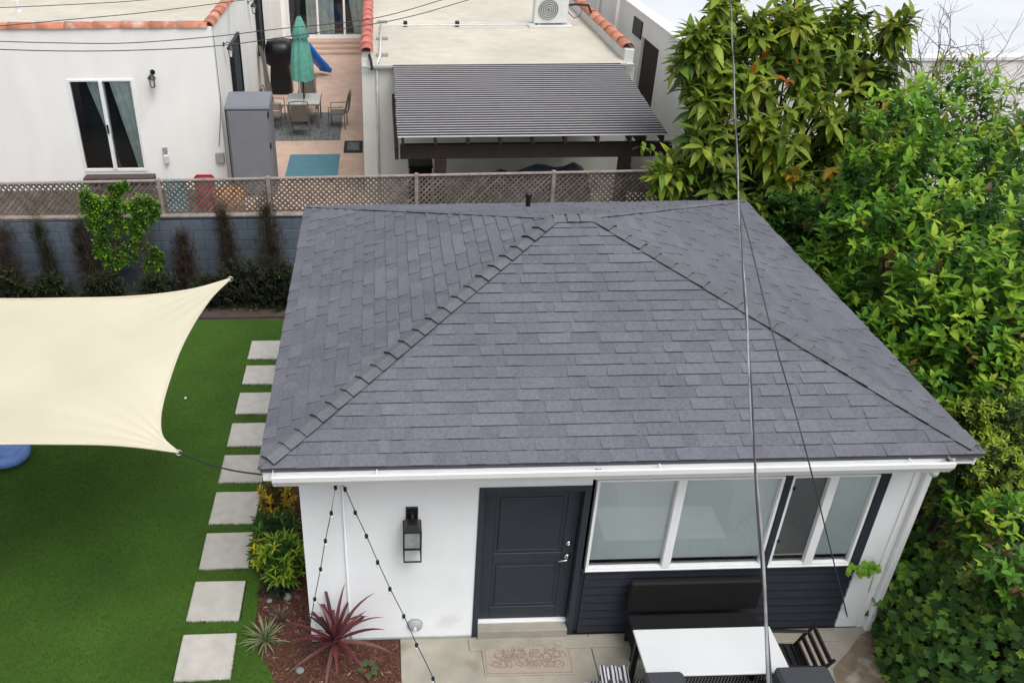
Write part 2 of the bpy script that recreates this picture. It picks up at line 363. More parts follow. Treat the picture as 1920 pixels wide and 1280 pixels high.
# door
D = MB()
D.box(1.74, -.015, 0, 1.80, T, 2.115, 'slate_paint', .004).box(2.775, -.015, 0, 2.84, T, 2.115, 'slate_paint', .004).box(1.80, -.015, 2.05, 2.775, T, 2.115, 'slate_paint', .004)
df = D.build('door_frame', H)
L = MB(); y = .105
L.box(1.80, y, .165, 2.775, y+.03, 2.05, 'slate_paint')
for a in [(1.802, .167, 1.93, 2.048), (2.645, .167, 2.773, 2.048), (1.93, .167, 2.645, .35), (1.93, 1.0, 2.645, 1.14), (1.93, 1.93, 2.645, 2.048)]:
    L.box(a[0], y-.012, a[1], a[2], y-.001, a[3], 'slate_paint', .006)
dl = L.build('door', H)
for z0, z1 in ((.39, .96), (1.18, 1.89)): MB().box(1.97, y-.009, z0, 2.605, y-.001, z1, 'slate_paint', .008).build('door_panel', dl)
hd = MB(); hd.lathe((2.70, y-.04, 1.28), [(.0, 0), (.028, 0), (.028, .02), (.02, .03)], 'chrome', 14, 'Y'); hd.lathe((2.70, y-.045, 1.10), [(.0, 0), (.03, 0), (.03, .02), (.02, .03)], 'chrome', 14, 'Y')
hd.tube([(2.70, y-.03, 1.10), (2.70, y-.075, 1.10), (2.68, y-.085, 1.09), (2.60, y-.085, 1.085)], .009, 'chrome'); hd.tube([(2.70, y-.03, 1.28), (2.70, y-.06, 1.28)], .012, 'chrome'); hd.build('handle', dl, smooth=True)
B('threshold', H, 1.80, .055, .13, 2.775, .104, .160, 'white_trim', .004)
B('step', H, 1.80, -.05, -.01, 2.775, .14, .128, 'patio', .006); B('apron', H, 1.70, -.2, -.01, 5.75, -.052, .02, 'patio', .006)
# roof geometry
he, hr = 2.708, 3.77
rA, rB, rC, rD = Vector((-.286, -.369, he)), Vector((6.289, -.369, he)), Vector((6.280, 5.687, he)), Vector((-.286, 5.687, he))
p1, p2 = Vector((2.787, 2.66, hr)), Vector((3.226, 2.66, hr))
roof = MB()
dz = Vector((0, 0, -.012)); lo = Vector((0, 0, -.05))
vs = [v+dz for v in (rA, rB, rC, rD, p1, p2)]+[v+lo for v in (rA, rB, rC, rD)]
roof.add(vs, [[0, 1, 5, 4], [1, 2, 5], [2, 3, 4, 5], [3, 0, 4], [0, 6, 7, 1], [1, 7, 8, 2], [2, 8, 9, 3], [3, 9, 6, 0], [6, 9, 8, 7]], 'deck')
RF = roof.build('roof', H)
shings = []
EXP = .1385
def slope(a, b, tl, tr, seed):
    r = random.Random(seed); bo = .008 if seed == 4 else .002; u = (b-a).normalized(); nrm = (b-a).cross(tl-a).normalized(); v = nrm.cross(u)
    Wd = (b-a).length; hv = (tl-a).dot(v); ul = lambda t: (tl-a).dot(u)*t/hv; ur = lambda t: Wd+((tr-a).dot(u)-Wd)*t/hv
    k = 0; t0 = -.012
    while t0 < hv-.01:
        t1 = min(t0+EXP, hv); t2 = min(t1+.03, hv); x = ul(t0)-r.uniform(0, .3); hi = r.random() < .5; wob = r.uniform(-.002, .002)
        while x < ur(t0):
            wdt = r.choice((.10, .14, .17, .21, .25, .32, .42)) if hi else r.choice((.09, .12, .16, .22, .3)); x1 = x+wdt
            q = [(max(x, ul(t0)), t0), (min(x1, ur(t0)), t0), (min(x1, ur(t2)), t2), (max(x, ul(t2)), t2)]
            if q[1][0]-q[0][0] > .012:
                if q[2][0] < q[3][0]: mm = (q[2][0]+q[3][0])/2; q[2] = (mm, t2); q[3] = (mm, t2)
                h0 = .0165 if hi else .0092
                def P(uu, tt, hh): return a+u*uu+v*tt+nrm*hh
                jt = r.uniform(-.002, .002)-(.001 if hi else 0)
                top = [P(q[0][0], q[0][1]+jt, h0), P(q[1][0], q[1][1]+jt, h0), P(q[2][0], q[2][1], .003), P(q[3][0], q[3][1], .003)]
                bot = [P(q[0][0], q[0][1]+jt-bo, -.002), P(q[1][0], q[1][1]+jt-bo, -.002), P(q[2][0], q[2][1], -.004), P(q[3][0], q[3][1], -.004)]
                c = r.choice((.97, 1, 1, 1.02, 1.05, .95, .93)) if hi else r.choice((.88, .93, .97, .86, .9)); c *= .152
                shings.append((top, bot, (c*.82, c*.835, c*1.0), (CAM-(top[0]+top[2])/2).length-(1.5 if abs((b-a).y) < .01 and nrm.y < 0 else 0)))
            x = x1; hi = not hi if r.random() < .8 else hi
        t0 = t1
slope(rA, rB, p1, p2, 1); slope(rB, rC, p2, p2, 2); slope(rC, rD, p2, p1, 3); slope(rD, rA, p1, p1, 4)
shings.sort(key=lambda s: s[3])
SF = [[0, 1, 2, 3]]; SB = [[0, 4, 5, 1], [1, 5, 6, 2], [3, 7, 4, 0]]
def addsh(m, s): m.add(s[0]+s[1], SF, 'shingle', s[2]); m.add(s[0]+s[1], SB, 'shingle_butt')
for s in shings[:300]:
    m = MB(); addsh(m, s); m.build('shingle', RF)
m = MB()
for s in shings[300:]: addsh(m, s)
o = m.build('shingles', RF); o['kind'] = 'stuff'
# hip and ridge caps
def caps(a, b, n1, n2, L0=.203, w=.086, s0=0.1, lift=.036):
    d = (b-a); ln = d.length; d.normalize(); up = (n1+n2).normalized()
    e1 = d.cross(n1); e1 = e1 if e1.dot(n2) < 0 else -e1; e1.normalize()   # runs down slope 1
    e2 = d.cross(n2); e2 = e2 if e2.dot(n1) < 0 else -e2; e2.normalize()
    k = int((ln-s0)/L0)
    for i in range(k):
        s = i*L0+s0; sA, sB = s, min(s+L0+.07, ln); j = random.uniform(-.006, .006)
        m = MB(); ra, rb = lift+random.uniform(-.005, .007), .016
        pa, pb = a+d*(sA+j), a+d*sB
        top = [pa+e1*w+n1*(ra-.004), pa+up*(ra+.006), pa+e2*w+n2*(ra-.004), pb+e1*w*.92+n1*rb, pb+up*(rb+.004), pb+e2*w*.92+n2*rb]
        bot = [p-up*.014 for p in top[:3]]
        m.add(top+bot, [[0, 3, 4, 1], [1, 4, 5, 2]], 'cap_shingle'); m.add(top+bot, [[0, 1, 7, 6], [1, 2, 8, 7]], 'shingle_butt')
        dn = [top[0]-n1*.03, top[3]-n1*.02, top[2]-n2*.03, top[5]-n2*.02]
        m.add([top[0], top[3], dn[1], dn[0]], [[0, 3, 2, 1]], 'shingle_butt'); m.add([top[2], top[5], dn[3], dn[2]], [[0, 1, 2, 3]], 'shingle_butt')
        m.build('ridge_cap', RF)
nf = (rB-rA).cross(p1-rA).normalized(); nr_ = (rC-rB).cross(p2-rB).normalized(); nb = (rD-rC).cross(p1-rC).normalized(); nl = (rA-rD).cross(p1-rD).normalized()
caps(rA, p1, nf, nl, lift=.046); caps(rB, p2, nf, nr_, w=.078, lift=.038); caps(rC, p2, nb, nr_, w=.05, lift=.026); caps(rD, p1, nb, nl, w=.05, lift=.026); caps(p1-Vector((.02, 0, 0)), p2+Vector((.02, 0, 0)), nf, nb, .15, .10, 0)
# plumbing vent behind the ridge
vp = at(990, 384, Z=3.05)
m = MB(); m.lathe((vp.x, vp.y, 2.9), [(.10, 0), (.09, .03), (.035, .06), (.035, .26), (.05, .27), (.05, .31), (.03, .33)], 'black_metal', 12); m.build('vent_pipe', RF)
# soffit, fascia, gutter
s_ = MB(); s_.box(-.25, -.33, WT, 6.25, 5.65, WT+.02, 'white_trim'); s_.build('soffit', H)
for a in [(-.27, -.352, 2.545, 6.06, -.332, 2.672), (-.272, -.332, 2.545, -.252, 5.67, 2.672), (6.252, -.332, 2.545, 6.272, 5.67, 2.672), (-.252, 5.65, 2.545, 6.252, 5.67, 2.672)]: B('fascia', H, *a, 'white_trim', .003)
prof = [(-.354, 2.69), (-.358, 2.57), (-.36, 2.558), (-.445, 2.558), (-.462, 2.59), (-.492, 2.64), (-.498, 2.695), (-.475, 2.695), (-.475, 2.65), (-.450, 2.60), (-.446, 2.58), (-.364, 2.58), (-.360, 2.69)]
G = MB(); x0, x1 = -.17, 5.96; k = len(prof)
G.add([(x0, y, z) for y, z in prof]+[(x1, y, z+.004) for y, z in prof], [[i, (i+1) % k, (i+1) % k+k, i+k] for i in range(k)]+[list(range(k)), list(range(k, 2*k))[::-1]], 'white_metal')
gut = G.build('gutter', H)
for x in (x0, x1): MB().add([(x, y, z+(0 if x < 0 else .004)) for y, z in (prof[0], prof[3], prof[4], prof[5], prof[6])]+[(x+.004, y, z) for y, z in (prof[0], prof[3], prof[4], prof[5], prof[6])], [[0, 1, 2, 3, 4], [9, 8, 7, 6, 5]]+[[i, i+5, (i+1) % 5+5, (i+1) % 5] for i in range(5)], 'white_metal').build('end_cap', gut)
for x in (.75, 3.3, 5.6):
    MB().box(x, -.474, 2.66, x+.015, -.36, 2.668, 'white_metal', .002).build('gutter_bracket', gut)
m = MB()
for (x, n_) in ((2.72, 3), (5.9, 5)):
    for q in range(n_):
        X, Y_ = x+random.uniform(-.05, .05), random.uniform(-.45, -.38); m.add([(X, Y_, 2.66), (X+.03, Y_+.01, 2.672), (X+.05, Y_, 2.662), (X+.02, Y_-.012, 2.668)], [[0, 1, 2, 3]], 'dark_brown')
o = m.build('leaf_litter', gut); o['kind'] = 'stuff'
# elbow and downspout at the right corner
m = MB(); m.tube([(5.86, -.40, 2.58), (5.88, -.38, 2.50), (5.98, -.20, 2.46), (6.10, -.05, 2.42)], .042, 'white_metal', 10); m.build('elbow', gut, smooth=True)
# conduit, light string bracket and dryer vent on the front wall
MB().tube([(.415, -.018, 2.45), (.425, -.018, .25), (.43, -.018, .02)], .011, 'white_stucco', 8).build('conduit', H, smooth=True)
MB().box(.35, -.05, 2.225, .47, -.002, 2.25, 'box_grey', .004).build('light_bracket', H)
m = MB(); m.lathe((1.12, -.055, .22), [(.02, 0), (.05, .004), (.075, .02), (.085, .054)], 'vent_grey', 20, 'Y'); v_ = m.build('dryer_vent', H, smooth=True); MB().box(1.105, -.062, .18, 1.135, -.056, .235, 'white_trim', .003).build('flap', v_)
# stucco weep edge
MB().box(0, -.012, .0, 1.735, -.001, .03, 'box_grey', .002).build('weep_screed', H)

# ------------------------------------------------------------------ lantern on the cottage
LZ = 1.335
def lantern_box():
    t = thing('wall_lantern', 'black box lantern with glass sides on white cottage wall left of door', 'wall lamp', (1.085, 0, LZ))
    B('back_plate', t, -.06, -.02, .38, .06, -.001, .56, 'black_metal', .004)
    MB().tube([(0, -.02, .52), (0, -.09, .52), (0, -.11, .50), (0, -.11, .46)], .011, 'black_metal').build('arm', t)
    m = MB(); m.add([(-.085, -.195, .40), (.085, -.195, .40), (.085, -.025, .40), (-.085, -.025, .40), (-.05, -.16, .46), (.05, -.16, .46), (.05, -.06, .46), (-.05, -.06, .46)], [[0, 1, 5, 4], [1, 2, 6, 5], [2, 3, 7, 6], [3, 0, 4, 7], [4, 5, 6, 7], [3, 2, 1, 0]], 'black_metal'); m.build('cap', t)
    m = MB()
    for x in (-.09, .078):
        for y in (-.20, -.032): m.box(x, y, 0, x+.012, y+.012, .40, 'black_metal')
    for z in (0, .17, .388):
        for (a, b, c, d) in ((-.078, -.20, .078, -.188), (-.078, -.032, .078, -.020), (-.09, -.188, -.078, -.032), (.078, -.188, .09, -.032)):
            if z == .17 and b > -.19: continue
            m.box(a, b, z, c, d, z+.012, 'black_metal')
    m.build('frame', t)
    m = MB()
    for (a, b) in (((-.078, -.194), (.078, -.194)), ((-.084, -.188), (-.084, -.032)), ((.084, -.188), (.084, -.032))): m.add([(*a, .012), (*b, .012), (*b, .388), (*a, .388)], [[0, 1, 2, 3]], 'clear_glass')
    m.build('glass', t)
    m = MB(); m.lathe((0, -.11, .32), [(.018, 0), (.018, .08)], 'black_metal', 10); m.build('socket', t)
    m = MB(); m.lathe((0, -.11, .19), [(.005, 0), (.022, .02), (.028, .06), (.018, .11), (.012, .13)], 'bulb_glass', 12); m.build('bulb', t, smooth=True)
lantern_box()

# ------------------------------------------------------------------ light strings
def lerp_path(P, n=24):
    out = []; 
    for i in range(len(P)-1):
        for j in range(n): out.append(P[i].lerp(P[i+1], j/n))
    out.append(P[-1]); return out
sock_me = MB().lathe((0, 0, -.035), [(.012, 0), (.017, .01), (.017, .04), (.008, .05)], 'black_metal', 8).mesh('socket', True)
bulb_me = MB().lathe((0, 0, -.09), [(.004, .018), (.014, .024), (.017, .035), (.012, .055)], 'bulb_glass', 10).mesh('bulb', True)
def string(label, P, bulbs):
    t = thing('light_string', label, 'string lights', P[0], 0, 'bulb strings hung from the cottage eave')
    MB().tube([p-P[0] for p in P], .0045, 'rope', 5).build('cord', t)
    for b in bulbs:
        inst('socket', sock_me, t, Matrix.Translation(b-P[0])); inst('bulb', bulb_me, t, Matrix.Translation(b-P[0]))
def along(pix, y0, y1, dep=None):
    n = len(pix)-1; return [at(p[0], p[1], Y=y0+(y1-y0)*i/n) for i, p in enumerate(pix)]
q1 = along([(636, 902), (629, 912), (621, 960), (610, 1012), (601, 1065), (590, 1121), (583, 1160), (578, 1195)], -.06, -.42)
string('short string of bulbs hanging from eave bracket down to the red plant', q1, q1[1:6])
q2 = along([(636, 902), (647, 915), (666, 959), (687, 1003), (708, 1052), (731, 1102), (757, 1153), (781, 1207), (794, 1232), (812, 1270), (824, 1300)], -.06, -1.0)
string('long string of bulbs slanting from eave bracket past the round vent to the patio', q2, q2[1:8]+q2[9:10])

# ------------------------------------------------------------------ shade sail
def sail():
    A = at(432, 523, Z=3.0); Bc = at(335, 848, Z=2.6)
    right = [(432, 523), (398, 556), (366, 602), (338, 655), (318, 710), (305, 755), (300, 792), (306, 822), (335, 848)]
    top = [(432, 523), (370, 541), (300, 552), (220, 558), (120, 560), (0, 561), (-160, 556), (-330, 545), (-520, 520)]
    botm = [(335, 848), (300, 843), (250, 837), (190, 833), (110, 832), (0, 832), (-200, 836), (-420, 848), (-700, 880)]
    left = [(-520, 520), (-490, 560), (-470, 600), (-465, 650), (-470, 700), (-490, 750), (-530, 800), (-590, 845), (-700, 880)]
    N = 8; zt = lambda i: 3.0-.6*i/N; zb = lambda i: 2.6+.55*i/N
    def wp(p, z): return at(p[0], p[1], Z=z)
    TR = [wp(p, zt(i)) for i, p in enumerate(top)]; BR = [wp(p, zb(i)) for i, p in enumerate(botm)]
    RR = [wp(p, 3.0-.4*i/N) for i, p in enumerate(right)]; LL = [wp(p, zt(N)+(zb(N)-zt(N))*i/N) for i, p in enumerate(left)]
    def cat(P, t):
        t = t*(len(P)-1); i = min(int(t), len(P)-2); f = t-i; p0, p1_, p2_, p3 = P[max(i-1, 0)], P[i], P[i+1], P[min(i+2, len(P)-1)]
        return .5*((2*p1_)+(p2_-p0)*f+(2*p0-5*p1_+4*p2_-p3)*f*f+(3*p1_-p0-3*p2_+p3)*f**3)
    n = 90; vs = []
    for i in range(n+1):
        for j in range(n+1):
            a, b = i/n, j/n                     # a right->left, b top->bottom
            t_, b_, r_, l_ = cat(TR, a), cat(BR, a), cat(RR, b), cat(LL, b)
            p = t_*(1-b)+b_*b+r_*(1-a)+l_*a-(TR[0]*(1-a)*(1-b)+BR[0]*(1-a)*b+TR[-1]*a*(1-b)+BR[-1]*a*b)
            rip = 0
            for cc in (A, Bc):
                q_ = p-cc; dd = max(q_.length, .05); rip += .006*math.sin(math.atan2(q_.y, q_.x)*26)*math.exp(-dd*1.1)*min(1, dd*3)
            vs.append(p+Vector((0, 0, .012*noise.noise(Vector((p.x*1.2, p.y*1.2, 0)))+rip)))
    m = MB(); q = n+1
    m.add(vs, [[i*q+j, i*q+j+1, (i+1)*q+j+1, (i+1)*q+j] for i in range(n) for j in range(n)], 'sail_cloth'); m.sm = True
    t = thing('shade_sail', 'cream triangular-cornered shade sail stretched over the lawn', 'shade sail')
    m.build('cloth', t)
    h = MB(); h.tube([cat(RR, i/30)+Vector((0, 0, .003)) for i in range(31)], .012, 'sail_cloth', 6); h.tube([cat(TR, i/30)+Vector((0, 0, .003)) for i in range(31)], .012, 'sail_cloth', 6); h.tube([cat(BR, i/30)+Vector((0, 0, .003)) for i in range(31)], .012, 'sail_cloth', 6); h.build('hem', t, smooth=True)
    for c in (A, Bc):
        rg = MB(); rg.tube([c+Vector((.03*math.cos(a_), 0, .03*math.sin(a_))) for a_ in [k_*math.pi/6 for k_ in range(13)]], .005, 'chrome', 6); rg.build('corner_ring', t)
    e = Vector((-.27, -.36, 2.63)); pts = [Bc.lerp(e, i/10)-Vector((0, 0, .05*math.sin(math.pi*i/10))) for i in range(11)]
    tag(MB().tube(pts, .008, 'rope', 6).build('tie_rope'), 'black rope tying the sail corner to the cottage eave', 'rope')
sail()
# ball and blue toy on the lawn
m = MB(); m.lathe((0, 0, 0), [(.001, 0), (.014, .006), (.02, .02), (.014, .034), (.001, .04)], 'white_trim', 10); o = m.build('ball', None, at(348, 748, Z=.02), smooth=True); tag(o, 'tiny white ball lying on the open lawn', 'ball')
c = at(12, 838, Z=.2); m = MB(); m.lathe((0, 0, 0), [(.22, 0), (.29, .03), (.30, .10), (.27, .15), (.22, .16), (.19, .11), (.02, .09)], 'pale_blue', 28)
o = m.build('paddling_pool', None, (c.x, c.y, .02), smooth=True); tag(o, 'small round blue plastic tub on grass beneath the sail edge', 'tub')
# ------------------------------------------------------------------ doormat
m = MB(); m.box(-.475, -.262, 0, .475, .262, .014, 'doormat_base', .003); o = m.build('mat_base')
t = thing('doormat', 'tan coir doormat with scroll pattern before the dark door', 'doormat', (2.31, -.27, .002), R(-.4)); o.parent = t
m = MB()
for k_ in range(70):
    x, y = random.uniform(-.36, .36), random.uniform(-.16, .16); r0 = random.uniform(.04, .085); a0 = random.uniform(0, 6.28); s_ = random.choice((-1, 1))
    pts = [(x+r0*(1-i/16)*math.cos(a0+s_*i*.42)*1.3, y+r0*(1-i/16)*math.sin(a0+s_*i*.42), .0155) for i in range(13)]
    m.tube(pts, .0045, 'doormat_line', 4, False)
for sx in (-.45, .45): m.box(sx-.004, -.24, .0135, sx+.004, .24, .0175, 'doormat_line')
for sy in (-.24, .24): m.box(-.445, sy-.004, .0135, .445, sy+.004, .0175, 'doormat_line')
m.build('scroll_pattern', t)

# ------------------------------------------------------------------ outdoor dining set on the patio
t = thing('dining_table', 'white topped outdoor table with black legs on the patio', 'table', (3.96, -.87, 0))
B('tabletop', t, -.69, -.275, .715, .69, .275, .742, 'table_white', .006)
B('apron', t, -.66, -.25, .665, .66, .25, .713, 'black_metal', .004)
for x in (-.66, .61):
    for y in (-.25, .20): B('leg', t, x, y, 0, x+.05, y+.05, .664, 'black_metal', .004)
t = thing('garden_bench', 'long black bench with high back against dark siding', 'bench', (4.05, -.22, 0))
B('seat', t, -.68, -.20, .38, .68, .10, .42, 'bench_black', .015)
B('backrest', t, -.70, .075, .47, .70, .15, .90, 'bench_black', .02)
B('seat_base', t, -.66, -.18, .14, .66, .10, .378, 'bench_black', .01)
for x in (-.66, .62):
    for y in (-.18, .08): B('leg', t, x, y, 0, x+.04, y+.04, .138, 'black_metal', .003)
# slatted chair at the table's right end
t = thing('slatted_chair', 'black slatted armchair at the right end of white table', 'chair', (4.80, -.80, 0), R(-3))
for i in range(6): B('seat_slat', t, -.22+i*.07, -.22, .42, -.165+i*.07, .24, .437, 'black_metal', .004)
for i in range(4):
    z = .46+i*.072; x = .17+i*.04; m = MB(); m.box(x, -.205, z, x+.02, .205, z+.066, 'dark_brown', .005); m.build('back_slat', t)
for y in (-.22, .22):
    MB().tube([(.16, y, .42), (.22, y, .58), (.32, y, .76)], .016, 'black_metal').build('back_post', t)
    MB().tube([(.19, y, .42), (.22, y, 0)], .016, 'black_metal').build('leg', t); MB().tube([(-.18, y, .64), (-.18, y, 0)], .016, 'black_metal').build('leg', t)
    MB().box(-.20, y-.02, .635, .27, y+.02, .655, 'black_metal', .005).build('armrest', t)
MB().box(-.24, -.25, .395, .22, .26, .418, 'black_metal', .004).build('seat_frame', t)
# grey chairs at the near side, seen from behind
def grey_chair(x, wd, label, z=.86):
    t = thing('dining_chair', label, 'chair', (x, -1.16, 0), 0, 'dark grey chairs at the near side of the table')
    MB().box(-wd/2, -.36, .40, wd/2, .16, .47, 'grey_fabric', .02).build('seat', t)
    MB().box(-wd/2, -.36, .475, wd/2, -.03, z, 'grey_fabric', .03).build('backrest', t)
    for sx in (-wd/2+.02, wd/2-.06):
        for sy in (-.34, .10): MB().box(sx, sy, 0, sx+.04, sy+.04, .398, 'black_metal', .003).build('leg', t)
grey_chair(3.385, .37, 'narrow dark grey chair in front of the table left end', .88); grey_chair(4.68, .50, 'broad dark grey chair in front of the table right end', .90)
t = thing('outdoor_rug', 'black and white woven rug lying under the dining set', 'rug', (3.95, -1.42, .003))
MB().box(-1.05, -.65, 0, 1.05, .80, .008, 'stripes_diagonal', .002).build('woven_field', t)
m = MB()
for i in range(30): m.box(-1.10, -.63+i*.048, 0, -1.052, -.61+i*.048, .005, 'slat_pale')
m.build('fringe', t)
t = thing('throw_blanket', 'striped black and white throw folded at the rug left edge', 'blanket', (3.06, -.90, .44), R(-2))
m = MB(); vs = []; n = 18
for i in range(n+1):
    for j in range(7): vs.append((-.14+.28*i/n, -.42+.52*j/6, .02*math.sin(i*.9)+.03*math.cos(j*.9)-.0))
m.add(vs, [[i*7+j, (i+1)*7+j, (i+1)*7+j+1, i*7+j+1] for i in range(n) for j in range(6)], 'ribbed_cloth'); m.sm = True; m.build('cloth', t)
B('stool_seat', None, 2.92, -1.32, .36, 3.20, -.84, .408, 'grey_fabric', .015); o = bpy.data.objects['stool_seat']
t = thing('low_stool', 'low grey stool beneath the striped throw', 'stool', (0, 0, 0)); o.parent = t
for x in (2.94, 3.14):
    for y in (-1.30, -.90): B('leg', t, x, y, 0, x+.035, y+.035, .359, 'black_metal')
t = thing('striped_cushion', 'black and white patterned cushion between the two grey chairs', 'cushion', (4.02, -1.42, .42))
m = MB(); m.box(-.36, -.28, 0, .36, .28, .13, 'stripes_diagonal', .04); m.build('cover', t)
t = thing('cushion_bench', 'low bench under the patterned cushion between grey chairs', 'bench', (4.02, -1.42, 0))
B('seat', t, -.37, -.27, .36, .37, .27, .418, 'black_metal', .006)
for x in (-.36, .32):
    for y in (-.26, .22): B('leg', t, x, y, 0, x+.04, y+.04, .359, 'black_metal')

# ------------------------------------------------------------------ garden wall and lattice
FY = 8.3
t = thing('garden_wall', 'blue grey painted block wall behind the lawn shrubs', 'wall', (0, FY, 0))
B('mortar_core', t, -10, .012, -.05, 9, .188, 1.46, 'mortar')
blk = MB().box(-.196, 0, -.096, .196, .2, .096, 'block_paint', .006).mesh('block')
for r_ in range(7):
    for i in range(17):
        x = -7.0+i*.4+(.2 if r_ % 2 else 0); inst('block', blk, t, Matrix.Translation((x, random.uniform(-.002, .002), .1+r_*.2)))
m = MB()
for r_ in range(7):
    for x in [-7.4-.4*k_ for k_ in range(7)]+[-.2+.4*k_ for k_ in range(23)]: 
        x += (.2 if r_ % 2 else 0); m.box(x-.196, 0, .1+r_*.2-.096, x+.196, .2, .1+r_*.2+.096, 'block_paint')
o = m.build('blocks', t); o['kind'] = 'stuff'
B('coping', t, -10, -.02, 1.46, 9, .22, 1.50, 'rail_wood', .008)
t = thing('lattice_fence', 'weathered brown diagonal lattice on top of the block wall', 'fence', (0, FY+.1, 1.47)); t.rotation_euler.y = R(-.5)
x0, x1, h0, h1 = -7.6, 6.2, .055, .66
B('bottom_rail', t, x0, -.03, .0, x1, .03, .05, 'rail_wood', .006); B('bottom_rail', t, x0, -.10, .001, x1, -.035, .03, 'rail_wood', .005)
B('top_rail', t, x0, -.035, h1+.005, x1, .035, h1+.035, 'rail_wood', .006)
for x in (-7.6, -3.1, -1.17, 1.47, 3.93, 6.2): B('post', t, x-.035, -.036, -.0, x+.035, .045, .715, 'rail_wood', .008)
hh = h1-h0; step = .1; cnt = 0
for s_, y in ((1, -.012), (-1, .002)):
    me = MB().box(-hh*.72, 0, -.013, hh*.72, .009, .013, 'lath_wood').mesh('lath')
    # cut each lath flush at the rails
    a = .016*math.sqrt(2); vs = [(-hh/2*s_-a, 0, -hh/2), (-hh/2*s_+a, 0, -hh/2), (hh/2*s_+a, 0, hh/2), (hh/2*s_-a, 0, hh/2)]
    me = MB().add([Vector(v) for v in vs]+[Vector(v)+Vector((0, .011, 0)) for v in vs], [[0, 1, 2, 3], [4, 7, 6, 5], [0, 4, 5, 1], [1, 5, 6, 2], [2, 6, 7, 3], [3, 7, 4, 0]], 'lath_wood').mesh('lath')
    k_ = int((x1-x0-hh)/step)
    for i in range(k_+1): 
        inst('lath', me, t, Matrix.Translation((x0+hh/2+i*step, y+random.uniform(-.002, .002), (h0+h1)/2)) @ Matrix.Rotation(R(random.uniform(-.6, .6)), 4, 'Y')); cnt += 1

# ------------------------------------------------------------------ foliage machinery
def leaf_shape(L, W, bend=.25, seg=3, fold=.25, lobed=False):
    """a leaf along +X, curving down, folded on its midrib"""
    if lobed:
        pr = [(0, .0), (.18, .48), (.42, .30), (.55, .55), (.72, .22), (1, 0)]
        vs = [(0, 0, 0)]; 
        P = [(x*L, y*W, -bend*L*x*x*.5) for x, y in pr[1:-1]]+[(L, 0, -bend*L*.5)]+[(x*L, -y*W, -bend*L*x*x*.5) for x, y in reversed(pr[1:-1])]
        vs = [(0, 0, 0)]+P; c = (L*.4, 0, -.01*L); vs.append(c); k = len(vs)-1
        return vs, [[k, i, (i+1) % k] for i in range(k)]
    vs = []; fs = []
    for i in range(seg+1):
        u = i/seg; wd = W*.5*math.sin(math.pi*min(max(u, .04)**.85, .97)); x = L*u; z = -bend*L*u*u
        vs += [(x, -wd, z+fold*wd), (x, 0, z), (x, wd, z+fold*wd)]
    for i in range(seg):
        o = i*3; fs += [[o, o+3, o+4, o+1], [o+1, o+4, o+5, o+2]]
    return vs, fs
def foliage(t, leaves, variants, matn, part='leaf', limit=300, stuff='foliage', jitter=.15):
    """leaves: (matrix, variant index, tint). The nearest are parts, the rest one joined part"""
    leaves.sort(key=lambda l: (l[0].translation-CAM).length-l[3])
    inv = t.matrix_basis.inverted(); cache = {}
    for mx, v, tn, pr in leaves[:limit]:
        key = (v, tuple(round(c*12)/12 for c in tn))
        if key not in cache:
            vs, fs = variants[v]; cache[key] = MB().add(vs, fs, matn, tn).mesh(part)
            cache[key].polygons.foreach_set('use_smooth', [True]*len(fs))
        inst(part, cache[key], t, inv @ mx)
    rest = leaves[limit:]
    if not rest: return
    byv = {}
    for l in rest: byv.setdefault(l[1], []).append(l)
    for n_, (v, ls) in enumerate(byv.items()):
        pass
    # one mesh: concatenate variants
    VV = []; idx = []; tot = []; tints = []; off = 0
    for v, ls in byv.items():
        vs, fs = variants[v]; A = np.array([list(q)+[1] for q in vs]); MX = np.array([np.array(inv @ l[0]) for l in ls])
        P = np.einsum('kij,nj->kni', MX, A)[:, :, :3]; VV.append(P.reshape(-1, 3)); nv = len(vs)
        base = np.concatenate([np.array(f) for f in fs]); idx.append(((np.arange(len(ls))*nv)[:, None]+base[None]+off).ravel()); tot.append(np.tile([len(f) for f in fs], len(ls)))
        tints.append(np.repeat(np.array([l[2] for l in ls]), len(fs), 0)); off += nv*len(ls)
    VV = np.concatenate(VV); idx = np.concatenate(idx); tot = np.concatenate(tot); tints = np.concatenate(tints)
    me = bpy.data.meshes.new(stuff); me.vertices.add(len(VV)); me.vertices.foreach_set('co', VV.astype('f').ravel()); me.loops.add(len(idx)); me.loops.foreach_set('vertex_index', idx.astype('i'))
    me.polygons.add(len(tot)); me.polygons.foreach_set('loop_start', np.concatenate([[0], np.cumsum(tot)[:-1]]).astype('i')); me.polygons.foreach_set('loop_total', tot.astype('i'))
    me.materials.append(MATS[matn]); a = me.attributes.new('tint', 'FLOAT_COLOR', 'FACE'); a.data.foreach_set('color', np.concatenate([tints, np.ones((len(tints), 1))], 1).astype('f').ravel())
    me.polygons.foreach_set('use_smooth', [True]*len(tot)); me.update(); me.validate()
    o = bpy.data.objects.new(stuff, me); COL.objects.link(o); o.parent = t; o['kind'] = 'stuff'
def frame(d, roll=0):
    d = d.normalized(); s = Vector((0, 0, 1)).cross(d); s = s.normalized() if s.length > 1e-3 else Vector((1, 0, 0)); u = d.cross(s)
    return Matrix((d, s, u)).transposed().to_4x4() @ Matrix.Rotation(roll, 4, 'X')
